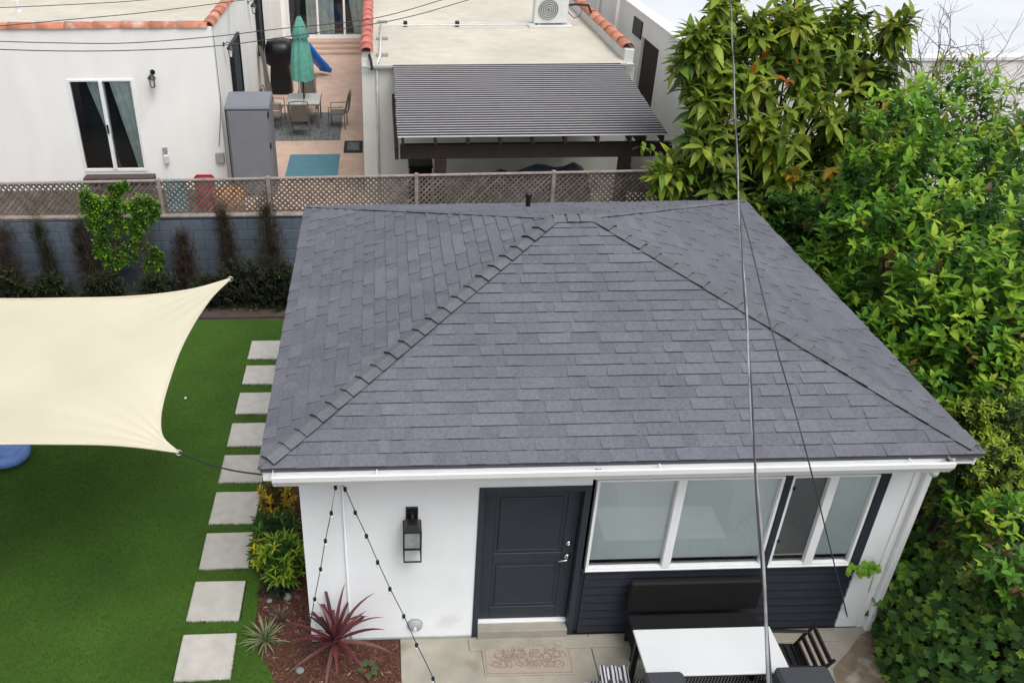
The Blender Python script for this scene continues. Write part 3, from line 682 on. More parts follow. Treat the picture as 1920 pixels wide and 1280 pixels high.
def rosette(out, p, ax, n, tl, pal, nv, sc=(.8, 1.15), spread=(35, 85), prio=0, rnd=random, roll=.35, droop=0, along=.25):
    ax = ax.normalized(); f = frame(ax)
    base = rnd.choice(pal)
    for i in range(n):
        q = i*2.4+rnd.uniform(-.3, .3); sp = R(spread[0]+(spread[1]-spread[0])*(1-i/max(n-1, 1))+rnd.uniform(-8, 8)); s = rnd.uniform(*sc)
        d = ax*math.cos(sp)+(f.col[1].to_3d()*math.cos(q)+f.col[2].to_3d()*math.sin(q))*math.sin(sp)
        d.z -= droop*rnd.uniform(.4, 1)
        o = p-ax*(along*tl*(1-i/max(n-1, 1)))
        k = rnd.uniform(.78, 1.22); c = tuple(max(0, c_*k*rnd.uniform(.93, 1.07)) for c_ in base)
        out.append((Matrix.Translation(o) @ frame(d, rnd.uniform(-roll, roll)) @ Matrix.Scale(s, 4), rnd.randrange(nv), c, prio))
def branches(t, root, tips, r0, m='bark', name='branch', trunk='trunk', seed=0):
    rn = random.Random(seed); root = Vector(root); mid = Vector((sum(p.x for p in tips)/len(tips), sum(p.y for p in tips)/len(tips), root.z+(sum(p.z for p in tips)/len(tips)-root.z)*.55))
    mid = root.lerp(mid, .8); inv = t.matrix_basis.inverted()
    MB().tube([inv @ root, inv @ (root.lerp(mid, .5)+Vector((rn.uniform(-.08, .08), rn.uniform(-.08, .08), 0))), inv @ mid], [r0, r0*.8, r0*.6], m, 8).build(trunk, t, smooth=True)
    mm = MB()
    for p in tips:
        a = root.lerp(mid, rn.uniform(.5, 1)); b = a.lerp(p, .5)+Vector((rn.uniform(-.1, .1), rn.uniform(-.1, .1), rn.uniform(-.02, .12)))
        mm.tube([inv @ a, inv @ b, inv @ p], [r0*.35, r0*.2, r0*.07], m, 5, False)
    mm.build(name, t, smooth=True)
def ell(c, r, rn, surf=.55):
    while True:
        d = Vector((rn.gauss(0, 1), rn.gauss(0, 1), rn.gauss(0, 1)))
        if d.length > .01: break
    d.normalize(); k = rn.uniform(surf, 1)
    if isinstance(r, (int, float)): r = (r, r, r)
    return Vector(c)+Vector((d.x*r[0], d.y*r[1], d.z*r[2]))*k, d

# ------------------------------------------------------------------ big leaved tree behind the cottage
def big_tree():
    rn = random.Random(21); root = Vector((7.3, 8.0, -.05))
    t = thing('broadleaf_tree', 'tall tree with long drooping olive green leaves behind the cottage roof', 'tree', root)
    E = [(1325, 190, 8.2, .55, 16), (1400, 150, 8.4, .75, 22), (1520, 140, 8.4, .8, 24), (1330, 270, 7.7, .60, 16), (1450, 250, 7.7, .75, 22), (1580, 240, 8.0, .75, 22),
         (1255, 330, 7.5, .38, 9), (1350, 345, 7.4, .40, 10), (1470, 345, 7.3, .52, 12), (1565, 355, 7.2, .48, 12), (1650, 160, 8.6, .6, 14), (1310, 60, 8.6, .35, 7), (1420, 60, 8.8, .40, 8), (1490, 40, 8.7, .45, 9), (1590, 45, 8.8, .40, 8), (1690, 50, 8.9, .38, 8),
         (1640, 290, 7.8, .55, 16), (1300, 110, 8.5, .30, 8), (1490, 90, 9.0, .7, 16), (1620, 110, 9.0, .6, 14), (1400, 400, 7.0, .35, 10), (1500, 400, 7.0, .45, 12), (1440, 330, 8.4, .7, 16), (1560, 300, 8.8, .8, 18), (1650, 210, 9.2, .6, 12), (1330, 130, 9.0, .5, 10), (1265, 320, 7.7, .34, 10), (1260, 375, 7.6, .26, 6), (1380, 60, 9.2, .45, 9), (1480, 20, 9.4, .5, 9), (1320, 90, 8.4, .36, 9), (1560, 80, 9.2, .5, 10), (1350, 20, 8.9, .4, 6)]
    V = [leaf_shape(L, W, b, 4, .22) for L, W, b in ((.36, .13, .30), (.30, .115, .18), (.40, .14, .42), (.26, .11, .10), (.33, .14, .55))]
    pal = [(.19, .27, .03)]*4+[(.12, .19, .026)]*4+[(.26, .34, .04)]*4+[(.07, .13, .025)]*2+[(.34, .38, .05)]*2
    out = []; tips = []
    for (px, py, Y, r, n) in E:
        c = at(px, py, Y=Y)
        for k in range(int(n*1.7)):
            p, d = ell(c, r, rn, .25); ax = (d*.55+Vector((rn.uniform(-.3, .3), -.35, .55))); tips.append(p)
            rosette(out, p, ax, rn.randint(8, 12), .34, pal, len(V), (.75, 1.12), (28, 92), 0, rn, .4, .4, .7)
            if rn.random() < .045:             # turning leaves
                rosette(out, p+Vector((0, -.05, .03)), ax, 2, .34, [(.45, .20, .02), (.42, .11, .02), (.40, .30, .03)], len(V), (.5, .75), (30, 80), .2, rn)
    # low bough reaching over the lattice
    b0 = at(1330, 330, Y=7.8); b1 = at(1200, 275, Y=7.9)
    for i in range(9):
        p = b0.lerp(b1, i/8); rosette(out, p, Vector((-1, -.1, .25)), 5, .2, pal[:8], len(V), (.5, .75), (60, 100), 0, rn, .3, .6, .6); 
    tips.append(b1)
    for px, py in ((1555, 372), (1487, 330), (1560, 320), (1665, 190), (1640, 240), (1475, 150)):
        rosette(out, at(px, py, Y=7.0 if py > 300 else 7.6), Vector((0, -.6, .5)), 6, .2, [(.42, .20, .03), (.40, .28, .04), (.45, .12, .02)], len(V), (.45, .7), (30, 90), .4, rn, .4, .2)
    foliage(t, out, V, 'leaf'); branches(t, root, tips[::7], .10, seed=3)
big_tree()
# ------------------------------------------------------------------ bright green shrubs along the right boundary
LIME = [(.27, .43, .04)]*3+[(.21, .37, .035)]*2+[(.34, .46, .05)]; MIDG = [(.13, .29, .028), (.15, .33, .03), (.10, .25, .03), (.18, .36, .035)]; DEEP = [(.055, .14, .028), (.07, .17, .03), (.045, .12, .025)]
def shrub(name, label, cat, root, E, V, pals, seed, n=1.0, rn_leaf=(6, 8), tl=.13, group=None, matn='leaf', sc=(.75, 1.15), r0=.05, limit=300, up=.8, spread=(30, 80), surf=.45, droop=.1):
    rn = random.Random(seed); root = Vector(root); t = thing(name, label, cat, root, 0, group); out = []; tips = []
    for (c, r, k, lim) in E:
        for i in range(int(k*n)):
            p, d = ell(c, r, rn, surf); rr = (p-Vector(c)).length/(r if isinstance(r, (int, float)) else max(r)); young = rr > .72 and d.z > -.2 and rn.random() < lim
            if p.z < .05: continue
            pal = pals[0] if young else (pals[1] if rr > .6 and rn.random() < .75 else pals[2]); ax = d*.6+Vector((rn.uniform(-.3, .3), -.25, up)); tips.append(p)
            if rn.random() < .02 and tl > .1: pal = [(.20, .12, .04), (.30, .26, .05), (.12, .08, .04)]
            rosette(out, p, ax, rn.randint(*rn_leaf), tl, pal, len(V), (sc[0]*rn.uniform(.65, 1), sc[1]*rn.uniform(.85, 1.05)), spread, 0, rn, .4, droop, .8)
    foliage(t, out, V, matn, limit=limit); branches(t, root, tips[::30] or [Vector(E[0][0])], r0, seed=seed); return t
V1 = [leaf_shape(L, W, b, 3, .25) for L, W, b in ((.155, .078, .18), (.135, .07, .1), (.17, .08, .3), (.12, .068, .05))]
def E_(*L): return [(at(px, py, Z=z), r, k, lim) for px, py, z, r, k, lim in L]
GR = 'leafy green shrubs along the right boundary'
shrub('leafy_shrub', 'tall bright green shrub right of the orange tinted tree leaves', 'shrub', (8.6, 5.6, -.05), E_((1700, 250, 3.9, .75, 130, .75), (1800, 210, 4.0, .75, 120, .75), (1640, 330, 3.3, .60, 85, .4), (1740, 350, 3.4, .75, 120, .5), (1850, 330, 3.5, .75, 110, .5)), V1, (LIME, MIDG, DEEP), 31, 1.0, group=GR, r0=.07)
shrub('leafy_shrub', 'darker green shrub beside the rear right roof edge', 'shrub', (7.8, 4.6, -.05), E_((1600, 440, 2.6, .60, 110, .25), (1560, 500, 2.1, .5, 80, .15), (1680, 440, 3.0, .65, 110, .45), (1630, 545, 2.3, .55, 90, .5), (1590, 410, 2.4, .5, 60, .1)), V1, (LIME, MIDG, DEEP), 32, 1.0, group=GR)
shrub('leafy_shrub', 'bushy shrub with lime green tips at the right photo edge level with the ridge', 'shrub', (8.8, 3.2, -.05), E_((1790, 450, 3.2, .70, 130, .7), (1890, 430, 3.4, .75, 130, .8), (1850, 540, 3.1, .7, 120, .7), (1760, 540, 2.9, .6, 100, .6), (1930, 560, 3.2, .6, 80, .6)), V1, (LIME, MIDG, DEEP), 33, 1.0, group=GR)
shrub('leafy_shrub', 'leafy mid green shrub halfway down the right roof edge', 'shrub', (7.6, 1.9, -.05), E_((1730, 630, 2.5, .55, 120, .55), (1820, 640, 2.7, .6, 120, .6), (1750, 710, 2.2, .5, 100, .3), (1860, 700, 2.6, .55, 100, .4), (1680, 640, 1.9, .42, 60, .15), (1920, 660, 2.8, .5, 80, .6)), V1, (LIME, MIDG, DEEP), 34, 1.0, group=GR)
shrub('tall_shrub', 'yellow green wispy shrub under the bare branches at far right', 'shrub', (10.2, 5.8, -.05), E_((1880, 230, 3.9, .6, 80, .5), (1900, 290, 3.6, .6, 80, .4), (1790, 140, 4.2, .35, 28, .8)), [leaf_shape(.2, .04, .3, 3, .2), leaf_shape(.16, .04, .2, 3, .2)], ([(.26, .30, .04)], [(.14, .18, .03), (.2, .2, .04)], DEEP), 35, 1.0)
V2 = [leaf_shape(L, W, b, 2, .3) for L, W, b in ((.065, .026, .1), (.055, .028, .2), (.075, .028, .1))]
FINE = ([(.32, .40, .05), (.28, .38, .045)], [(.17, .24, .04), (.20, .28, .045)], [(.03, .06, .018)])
shrub('fine_leaved_shrub', 'yellowish fine leaved shrub touching the front right roof corner', 'shrub', (7.1, .7, -.05), E_((1835, 800, 2.3, (.36, .38, .34), 260, .9), (1900, 800, 2.4, (.42, .42, .35), 260, .85), (1870, 870, 2.3, (.30, .3, .25), 120, .9), (1830, 880, 2.1, (.28, .3, .3), 160, .8), (1812, 868, 2.45, (.14, .16, .12), 60, .9), (1850, 900, 1.8, (.42, .42, .4), 190, .5), (1790, 890, 1.6, (.30, .35, .35), 120, .3), (1925, 900, 2.1, .4, 150, .6)), V2, FINE, 36, 1.0, (8, 11), .07, matn='leaf_matte', r0=.04, spread=(20, 70))
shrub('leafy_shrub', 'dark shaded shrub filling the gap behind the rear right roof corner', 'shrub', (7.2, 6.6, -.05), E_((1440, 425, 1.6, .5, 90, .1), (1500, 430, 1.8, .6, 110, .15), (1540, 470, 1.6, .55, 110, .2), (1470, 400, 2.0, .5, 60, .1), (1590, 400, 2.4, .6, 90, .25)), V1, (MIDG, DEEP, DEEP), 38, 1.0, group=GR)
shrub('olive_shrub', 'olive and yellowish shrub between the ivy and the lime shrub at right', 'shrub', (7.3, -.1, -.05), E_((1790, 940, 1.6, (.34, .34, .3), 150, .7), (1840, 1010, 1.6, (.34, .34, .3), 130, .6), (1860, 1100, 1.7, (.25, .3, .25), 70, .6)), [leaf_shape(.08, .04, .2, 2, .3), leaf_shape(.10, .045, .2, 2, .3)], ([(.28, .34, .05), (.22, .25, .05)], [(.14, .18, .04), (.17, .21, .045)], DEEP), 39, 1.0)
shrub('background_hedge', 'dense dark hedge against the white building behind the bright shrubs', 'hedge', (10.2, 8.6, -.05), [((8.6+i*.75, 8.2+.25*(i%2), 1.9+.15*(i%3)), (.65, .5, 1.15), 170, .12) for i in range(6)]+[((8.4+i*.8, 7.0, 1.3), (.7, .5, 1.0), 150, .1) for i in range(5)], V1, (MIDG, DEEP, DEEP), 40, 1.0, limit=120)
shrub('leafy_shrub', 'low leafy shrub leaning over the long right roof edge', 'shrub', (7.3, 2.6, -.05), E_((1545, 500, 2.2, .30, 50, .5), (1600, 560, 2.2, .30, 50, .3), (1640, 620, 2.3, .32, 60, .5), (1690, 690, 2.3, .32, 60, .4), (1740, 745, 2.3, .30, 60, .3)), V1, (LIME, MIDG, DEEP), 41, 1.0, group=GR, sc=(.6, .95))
# ivy over the boundary fence
def ivy():
    t0 = thing('boundary_fence', 'board fence almost hidden by ivy right of the patio', 'fence', (6.55, -1.2, 0))
    bd = MB().box(-.012, -.07, 0, .012, .07, 1.75, 'dark_brown', .003).mesh('board')
    for i in range(36): inst('board', bd, t0, Matrix.Translation((random.uniform(-.004, .004), -3.4+i*.146, 0)))
    B('rail', t0, .013, -3.5, .4, .055, 1.9, .49, 'dark_brown'); B('rail', t0, .013, -3.5, 1.4, .055, 1.9, 1.49, 'dark_brown')
    rn = random.Random(77); t = thing('ivy_plant', 'dense dark ivy with lobed leaves covering the fence by the patio', 'ivy', (6.5, -1.0, 0)); out = []
    V = [leaf_shape(L, L*1.05, b, lobed=True) for L, b in ((.115, .3), (.095, .1), (.13, .4))]
    pal = [(.05, .12, .028)]*4+[(.075, .17, .035)]*4+[(.12, .25, .045)]*3+[(.26, .42, .05)]
    for i in range(5200):
        Y = rn.uniform(-3.6, 1.3); s = rn.random()
        front = min(max((.1-Y)/.8, 0), 1); b = noise.noise(Vector((Y*1.6, s*2.2, 3)))*.20
        if s < .62: u = s/.62; P = Vector((6.02+.10*u+.42*u*u-b*.8+(1-front)*.20, Y, .03+u*1.70)); nm = Vector((-1, -.35, .45+u*.3))
        else: u = (s-.62)/.38; P = Vector((6.45+1.35*u, Y, 1.82+.22*math.sin(u*2.2)+b)); nm = Vector((-.35, -.4, 1))
        P += Vector((rn.gauss(0, .05), rn.gauss(0, .05), rn.gauss(0, .05))); 
        if P.z < .02: P.z = .02
        nm = (nm.normalized()+Vector((rn.gauss(0, .35), rn.gauss(0, .35), rn.gauss(0, .35)))).normalized(); d = Vector((rn.gauss(0, .5), rn.gauss(0, .5)-.3, -1)); d = (d-nm*d.dot(nm)).normalized()
        sd_ = nm.cross(d); mx = Matrix((d, sd_, nm)).transposed().to_4x4(); mx.translation = P
        c = rn.choice(pal); k = rn.uniform(.75, 1.3); ln = b > .04 and rn.random() < .25
        if ln: c = (.22, .38, .045)
        out.append((mx @ Matrix.Scale(rn.uniform(.65, 1.15), 4), rn.randrange(3), tuple(v*k for v in c), 0))
    foliage(t, out, V, 'leaf')
    m = MB()
    for i in range(26):
        y = -3.4+i*.18; m.tube([(-.06, y-.0, 0), (-.05, y+rn.uniform(-.2, .2), .7), (-.04, y+rn.uniform(-.3, .3), 1.7)], [.012, .009, .005], 'bark', 5, False)
    m.build('vine', t)
    # climbing sprig on the white corner
    t = thing('ivy_sprig', 'small bright ivy sprig on the white cottage corner by the window', 'ivy', at(1612, 1060, Y=-.08)); out = []
    for i in range(34):
        a = rn.uniform(-.13, .17); P = t.location+Vector((a, rn.uniform(-.05, 0), rn.gauss(0, .045)-.1*abs(a))); d = Vector((rn.gauss(0, 1), -.4, -.6)).normalized(); nm = Vector((0, -1, .5)); nm = (nm-d*nm.dot(d)).normalized()
        mx = Matrix((d, nm.cross(d), nm)).transposed().to_4x4(); mx.translation = P; out.append((mx @ Matrix.Scale(.6, 4), rn.randrange(3), (.15*rn.uniform(.8, 1.2), .30, .03), 0))
    foliage(t, out, V, 'leaf'); MB().tube([(-.13, -.01, -.02), (0, -.02, .01), (.17, -.01, -.04), (.2, .0, -.4)], .004, 'stem_green', 5).build('stem', t)
ivy()
# low strip behind ivy: mixed broadleaf plant above the fence
shrub('leafy_shrub', 'low green shrub above the ivy at the right photo edge', 'shrub', (7.9, -.2, -.05), E_((1900, 990, 2.0, (.42, .42, .35), 90, .6), (1840, 960, 1.8, (.38, .4, .3), 70, .3), (1930, 1080, 2.1, (.35, .4, .3), 60, .3)), V1, (LIME, MIDG, DEEP), 37, 1.3, group=GR, sc=(.5, .75))
# bare tree, top right
def bare_tree():
    rn = random.Random(5); root = Vector((9.9, 8.2, -.05)); t = thing('bare_tree', 'leafless grey branched tree against the white building', 'tree', root)
    MB().tube([(0, 0, 0), (.1, .05, 1.6), (.25, 0, 3.0)], [.10, .08, .055], 'bare_twig', 8).build('trunk', t, smooth=True); m = MB()
    def grow(p, d, L, r, dep):
        pts = [p]; 
        for i in range(4): d = (d+Vector((rn.gauss(0, .16), rn.gauss(0, .16), rn.gauss(0, .12)))).normalized(); pts.append(pts[-1]+d*L/4)
        m.tube(pts, [r*(1-.12*i) for i in range(5)], 'bare_twig', 4, False)
        if dep:
            for k in range(3): grow(pts[rn.randint(2, 4)], (d+Vector((rn.gauss(0, .5), rn.gauss(0, .4), rn.gauss(0, .35)+.1))).normalized(), L*.68, r*.55, dep-1)
    for k in range(9): grow(Vector((.2, 0, 2.3+.08*k)), Vector((rn.uniform(-.8, 1), rn.uniform(-.3, .3), rn.uniform(.5, 1.1))).normalized(), rn.uniform(.9, 1.4), .024, 3)
    m.build('branches', t)
bare_tree()

# ------------------------------------------------------------------ shrubs along the block wall
V3 = [leaf_shape(L, W, b, 2, .3) for L, W, b in ((.075, .032, .15), (.06, .03, .1), (.085, .03, .25))]
def col_E(x, y, h, w, k=380, lim=.2):
    out = []; n = max(2, int(h/.3))
    for i in range(n): out.append((Vector((x+random.uniform(-.04, .04), y, .15+h*(i+.5)/n)), (w*(1.75-.95*i/n), w*1.1, h/n*1.05), k, lim))
    return out
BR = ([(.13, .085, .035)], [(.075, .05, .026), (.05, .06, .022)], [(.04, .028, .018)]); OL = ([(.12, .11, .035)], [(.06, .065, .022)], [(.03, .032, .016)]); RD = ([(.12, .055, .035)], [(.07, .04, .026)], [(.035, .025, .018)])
V5 = [leaf_shape(L, W, b, 1, .3) for L, W, b in ((.07, .026, .15), (.055, .024, .1), (.08, .026, .25))]
GC = 'narrow dark shrubs planted along the block wall'
for px, h, w_, pal, lb in ((15, 1.35, .30, RD, 'dark reddish shrub against block wall at the left photo edge'), (90, 1.45, .17, OL, 'slim brownish shrub between the left edge and the bright green vines'),
                       (165, 1.45, .22, BR, 'dark shrub just left of the bright green climbing plants'), (345, 1.2, .22, RD, 'short dark red shrub right of the bright green climbing plants'),
                       (432, 1.65, .19, BR, 'tall rust coloured shrub above the sail tip'), (510, 1.75, .26, BR, 'tallest rust coloured shrub nearest the cottage roof')):
    c = at(px, 500, Y=7.9); shrub('narrow_shrub', lb, 'shrub', (c.x, 7.9, -.05), col_E(c.x, 7.9, h, w_), V5, pal, 50+px, 1.0, (5, 8), .05, GC, 'leaf_matte', r0=.02, limit=60, surf=.1)
for px, lb in ((205, 'taller bright green leafy climber rising above the lattice'), (275, 'right hand bright green climber with small leaves at the lattice')):
    c = at(px, 450, Y=7.85); Es = []
    for (qx, qy, r, k) in (((170, 380, .16, 20), (182, 420, .18, 26), (195, 460, .16, 22), (215, 375, .12, 14), (222, 350, .08, 8), (212, 500, .12, 14), (228, 420, .13, 14)) if px == 205 else ((250, 390, .13, 18), (268, 410, .12, 16), (285, 385, .09, 12), (262, 445, .10, 12), (290, 470, .08, 9), (288, 500, .07, 7), (240, 470, .09, 8))):
        Es += [(at(qx+random.uniform(-16, 16), qy+random.uniform(-18, 18), Y=7.85), (r*random.uniform(.5, .9), r*.7, r*random.uniform(.8, 1.4)), k*2.7, .85) for _ in range(7)]
    shrub('green_climber', lb, 'climber', (c.x, 7.95, -.05), Es, [leaf_shape(.055, .04, .1, 2, .2), leaf_shape(.07, .045, .2, 2, .2)], ([(.27, .46, .03), (.34, .50, .04)], [(.2, .38, .03)], [(.08, .18, .03)]), 60+px, 1.0, (4, 6), .07, 'bright green climbers on the block wall', r0=.015, limit=200, surf=.1)
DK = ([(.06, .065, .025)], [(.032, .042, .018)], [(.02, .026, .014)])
for px, py, r, lb in ((455, 520, .48, 'dark rounded bush in the corner behind the sail tip'), (520, 520, .45, 'dark rounded bush between sail tip and cottage roof'), (400, 560, .34, 'low dark bush directly behind the sail tip'), (300, 560, .36, 'low dark shrub beneath the short red shrub'), (200, 565, .38, 'low dark shrub beneath the green climbers'), (100, 565, .36, 'low dark shrub behind the sail at left'), (20, 560, .40, 'low dark shrub behind the sail at the photo edge')):
    c = at(px, py, Y=7.65); c.z = r*.8; shrub('dark_bush', lb, 'bush', (c.x, 7.65, -.05), [(c, (r*1.25, r*.7, r*1.3), 600 if r > .4 else 460, .25)], V3, DK, 90+px, 1.0, (5, 7), .07, 'low dark bushes at the back of the lawn', 'leaf_matte', r0=.03, limit=40, surf=.35)
# white flower specks in the corner bush
m = MB()
for px, py in ((445, 582), (475, 583), (372, 572)):
    c = at(px, py, Y=7.25)
    for k in range(4): a = k*1.9; cc = c+Vector((.05*math.cos(a), 0, .04*math.sin(a)+.06)); m.add([cc, cc+Vector((.012*math.cos(a), -.01, .012*math.sin(a))), cc+Vector((.016*math.cos(a+.6), -.012, .016*math.sin(a+.6))), cc+Vector((.012*math.cos(a+1.2), -.01, .012*math.sin(a+1.2)))], [[0, 1, 2, 3]], 'white_trim')
o = m.build('flowers'); tag(o, 'tiny white flower specks along the back bed', 'flowers', kind='stuff')

# ------------------------------------------------------------------ planting by the cottage side
def strap_plant(name, label, cat, loc, n, L, W, pal, seed, up=(15, 85), bend=(.3, .9), trunk=None, spec=None):
    rn = random.Random(seed); t = thing(name, label, cat, loc)
    for i in range(n):
        az = i*2.4+rn.uniform(-.25, .25); el = R(90-(up[0]+(up[1]-up[0])*(i/n))); l = L*rn.uniform(.65, 1.05); bd = rn.uniform(*bend); w0 = W*rn.uniform(.8, 1.1)
        if spec and i < len(spec): az, el, l, bd = spec[i]
        vs = []; fs = []; p = Vector((0, 0, trunk or 0)); sg = 8; th = el
        for k in range(sg+1):
            u = k/sg; wd = w0*.5*(min(1, .45+u*2.2))*max(0.02, (1-u**3)); hd = Vector((math.cos(az), math.sin(az), 0)); s_ = Vector((-math.sin(az), math.cos(az), 0)); d = hd*math.cos(th)+Vector((0, 0, math.sin(th))); nn = Vector((-hd.x*math.sin(th), -hd.y*math.sin(th), math.cos(th)))
            vs += [p-s_*wd+nn*wd*.5, p, p+s_*wd+nn*wd*.5]; p = p+d*l/sg; th -= bd*2.0/sg*u*1.6
            if p.z < .02: p.z = .02
        for k in range(sg): o = k*3; fs += [[o, o+3, o+4, o+1], [o+1, o+4, o+5, o+2]]
        c = rn.choice(pal); q = rn.uniform(.8, 1.2); m = MB(); m.add(vs, fs, 'leaf', tuple(v*q for v in c)); m.sm = True; m.build('leaf', t)
    if trunk: MB().tube([(.0, -.0, 0), (0, 0, trunk*.6), (0, 0, trunk+.03)], [.028, .024, .03], 'bark', 8).build('stem', t, smooth=True)
    return t
cp = at(627, 1195, Z=.35)
t = strap_plant('cordyline_plant', 'red cordyline with long burgundy strap leaves at the cottage corner', 'plant', (cp.x, cp.y, -.01), 34, .70, .052, [(.17, .045, .055), (.13, .035, .045), (.20, .07, .075), (.07, .03, .04), (.24, .12, .11)], 4, (8, 92), (.25, .9), .30)
cp = at(497, 1195, Z=.05)
strap_plant('spider_plant', 'grey green striped grassy plant at the lawn edge', 'plant', (cp.x, cp.y, -.01), 60, .34, .020, [(.22, .27, .12), (.30, .33, .18), (.14, .20, .07), (.35, .36, .22)], 9, (5, 85), (.2, .9))
strap_plant('dry_grass_plant', 'dry greyish grass tuft behind the striped plant', 'plant', (cp.x+.14, cp.y+.28, -.01), 34, .24, .012, [(.20, .15, .12), (.14, .11, .09), (.26, .2, .16)], 12, (0, 60), (.1, .5))
V4 = [leaf_shape(L, W, b, 2, .25) for L, W, b in ((.11, .035, .25), (.09, .03, .15), (.12, .032, .35))]
def low(px, py, z, r, pal, seed, name, lb, n=150, V=V4, tl=.08, y=None, rl=(5, 8), limit=120):
    c = at(px, py, Z=z); c.x = min(c.x, -.03-min(r if isinstance(r, (int, float)) else r[0], .25)*.8); shrub(name, lb, 'plant', (c.x, c.y, -.03), [(c, r, n, .6)], V, pal, seed, 1.0, rl, tl, None, 'leaf', r0=.012, limit=limit, surf=.3)
low(520, 930, .45, (.26, .32, .24), ([(.62, .38, .03), (.55, .22, .04), (.52, .45, .04)], [(.40, .30, .03), (.42, .2, .04)], [(.10, .07, .02)]), 201, 'croton_plant', 'orange and yellow leaved plant beside the cottage side wall', 170, V3)
low(515, 990, .30, (.28, .40, .26), ([(.15, .29, .04)], [(.09, .2, .03)], [(.03, .08, .02)]), 202, 'leafy_plant', 'dark green pointed leaf plant between the orange and lime plants', 170)
low(528, 1045, .33, (.29, .34, .28), ([(.34, .46, .03), (.40, .46, .04)], [(.2, .34, .03)], [(.05, .12, .02)]), 203, 'leafy_plant', 'lime green bushy plant nearest the cottage front corner', 240)
low(484, 1035, .24, (.12, .22, .16), ([(.6, .5, .02)], [(.45, .42, .03)], [(.10, .15, .02)]), 204, 'yellow_plant', 'bright yellow tinted plant at the edge of the stepping slabs', 60, V3)
low(520, 1095, .10, (.22, .16, .10), ([(.06, .07, .05)], [(.04, .05, .035)], [(.02, .025, .02)]), 205, 'dark_groundcover', 'dark purplish groundcover below the lime green plant', 90, V3)
for (px, py, r, lb) in ((538, 1118, .05, 'pale grey stone beside the dark groundcover'), (562, 1255, .045, 'grey stone lying on mulch in front of the red plant'), (505, 1125, .035, 'small dark stone left of the pale grey stone')):
    c = at(px, py, Z=.02); bm = bmesh.new(); bmesh.ops.create_icosphere(bm, subdivisions=2, radius=r)
    for v in bm.verts: v.co *= 1+.25*noise.noise(v.co*18+Vector((px, 0, 0))); v.co.z *= .7
    m = MB(); m.add([v.co[:] for v in bm.verts], [[v.index for v in f.verts] for f in bm.faces], 'stone_grey'); bm.free(); tag(m.build('garden_stone', None, (c.x, c.y, .02)), lb, 'stone')
c = at(690, 1255, Z=.06); t = thing('seedling_plant', 'small round leaved green seedling in mulch right of the red plant', 'plant', (c.x, c.y, -.01)); out = []; rn = random.Random(8)
for i in range(7): a = i*2.4; out.append((Matrix.Translation((c.x+.03*math.cos(a), c.y+.05*math.sin(a), .07)) @ frame(Vector((math.cos(a), math.sin(a), .2))), 0, (.09, .13, .05), 0))
foliage(t, out, [leaf_shape(.085, .07, .15, 3, .2)], 'leaf'); MB().tube([(0, 0, 0), (0, 0, .08)], .004, 'stem_green', 5).build('stem', t)

# ------------------------------------------------------------------ neighbour's yard
g = MB(); g.add([(-2.84, 8.7, .0), (.42, 8.7, .0), (.42, 28, .0), (-2.84, 28, .0)], [[0, 1, 2, 3]], 'terracotta_floor'); struct(g.build('terrace_floor'))
g = MB(); g.add([(.42, 8.7, -.004), (7.2, 8.7, -.004), (7.2, 13, -.004), (.42, 13, -.004)], [[0, 1, 2, 3]], 'flat_roof'); struct(g.build('driveway'))
# tile run helper
def tiles(parent, a, b, m='clay_tile', L=.62, r=.12, sag=0):
    a, b = Vector(a), Vector(b); d = b-a; n = max(1, round(d.length/L)); L = d.length/n; d.normalize(); s = d.cross(Vector((0, 0, 1))).normalized()
    vs = []; k = 6; fs = []
    for e, (x, rr) in enumerate(((0, r*1.06), (L+.04, r*.95), (L+.04, r*.95-.015), (0, r*1.06-.015))):
        for i in range(k+1): q = math.pi*i/k; vs.append((x, rr*math.cos(q)*1.15, rr*math.sin(q)))
    for e in range(4):
        for i in range(k): o = e*(k+1); o2 = ((e+1) % 4)*(k+1); fs.append([o+i, o2+i, o2+i+1, o+i+1])
    me = MB().add(vs, fs, m).mesh('tile', True); f = Matrix((d, s, Vector((0, 0, 1)))).transposed().to_4x4(); inv = parent.matrix_basis.inverted()
    for i in range(n):
        mx = f.copy(); mx.translation = a+d*(i*L)+Vector((0, 0, random.uniform(-.004, .006))); inst('coping_tile', me, parent, inv @ mx @ Matrix.Rotation(R(random.uniform(-1.2, 1.2)), 4, 'Z'))
# --- left house
LY = 13.6; LX = -2.82; LT = 3.66
HL = thing('stucco_house', 'white stucco house with clay tile coping and sliding window at left', 'house')
B('wall', HL, -14, LY, -.05, -6.17, LY+.2, LT, 'far_stucco'); B('wall', HL, -4.70, LY, -.05, LX, LY+.2, LT, 'far_stucco'); B('wall', HL, -6.17, LY, 2.57, -4.70, LY+.2, LT, 'far_stucco'); B('wall', HL, -6.17, LY, -.05, -4.70, LY+.2, .42, 'far_stucco')
B('wall', HL, LX-.2, LY+.201, -.05, LX, 28.3, LT-.02, 'far_stucco')
B('roof', HL, -14, LY+.201, 3.36, LX-.201, 28.3, 3.42, 'flat_roof')
tiles(HL, (-13.9, LY+.1, LT), (LX-.12, LY+.1, LT)); tiles(HL, (LX-.1, LY+.05, LT), (LX-.1, 20.5, LT), 'clay_tile')
f = MB(); x0, x1, z0, z1 = -6.17, -4.70, .42, 2.57; y = LY-.02
f.box(x0, y, z0, x1, y+.1, z0+.07, 'white_metal', .004).box(x0, y, z1-.05, x1, y+.1, z1, 'white_metal', .004).box(x0, y, z0+.07, x0+.06, y+.1, z1-.05, 'white_metal', .004).box(x1-.06, y, z0+.07, x1, y+.1, z1-.05, 'white_metal', .004)
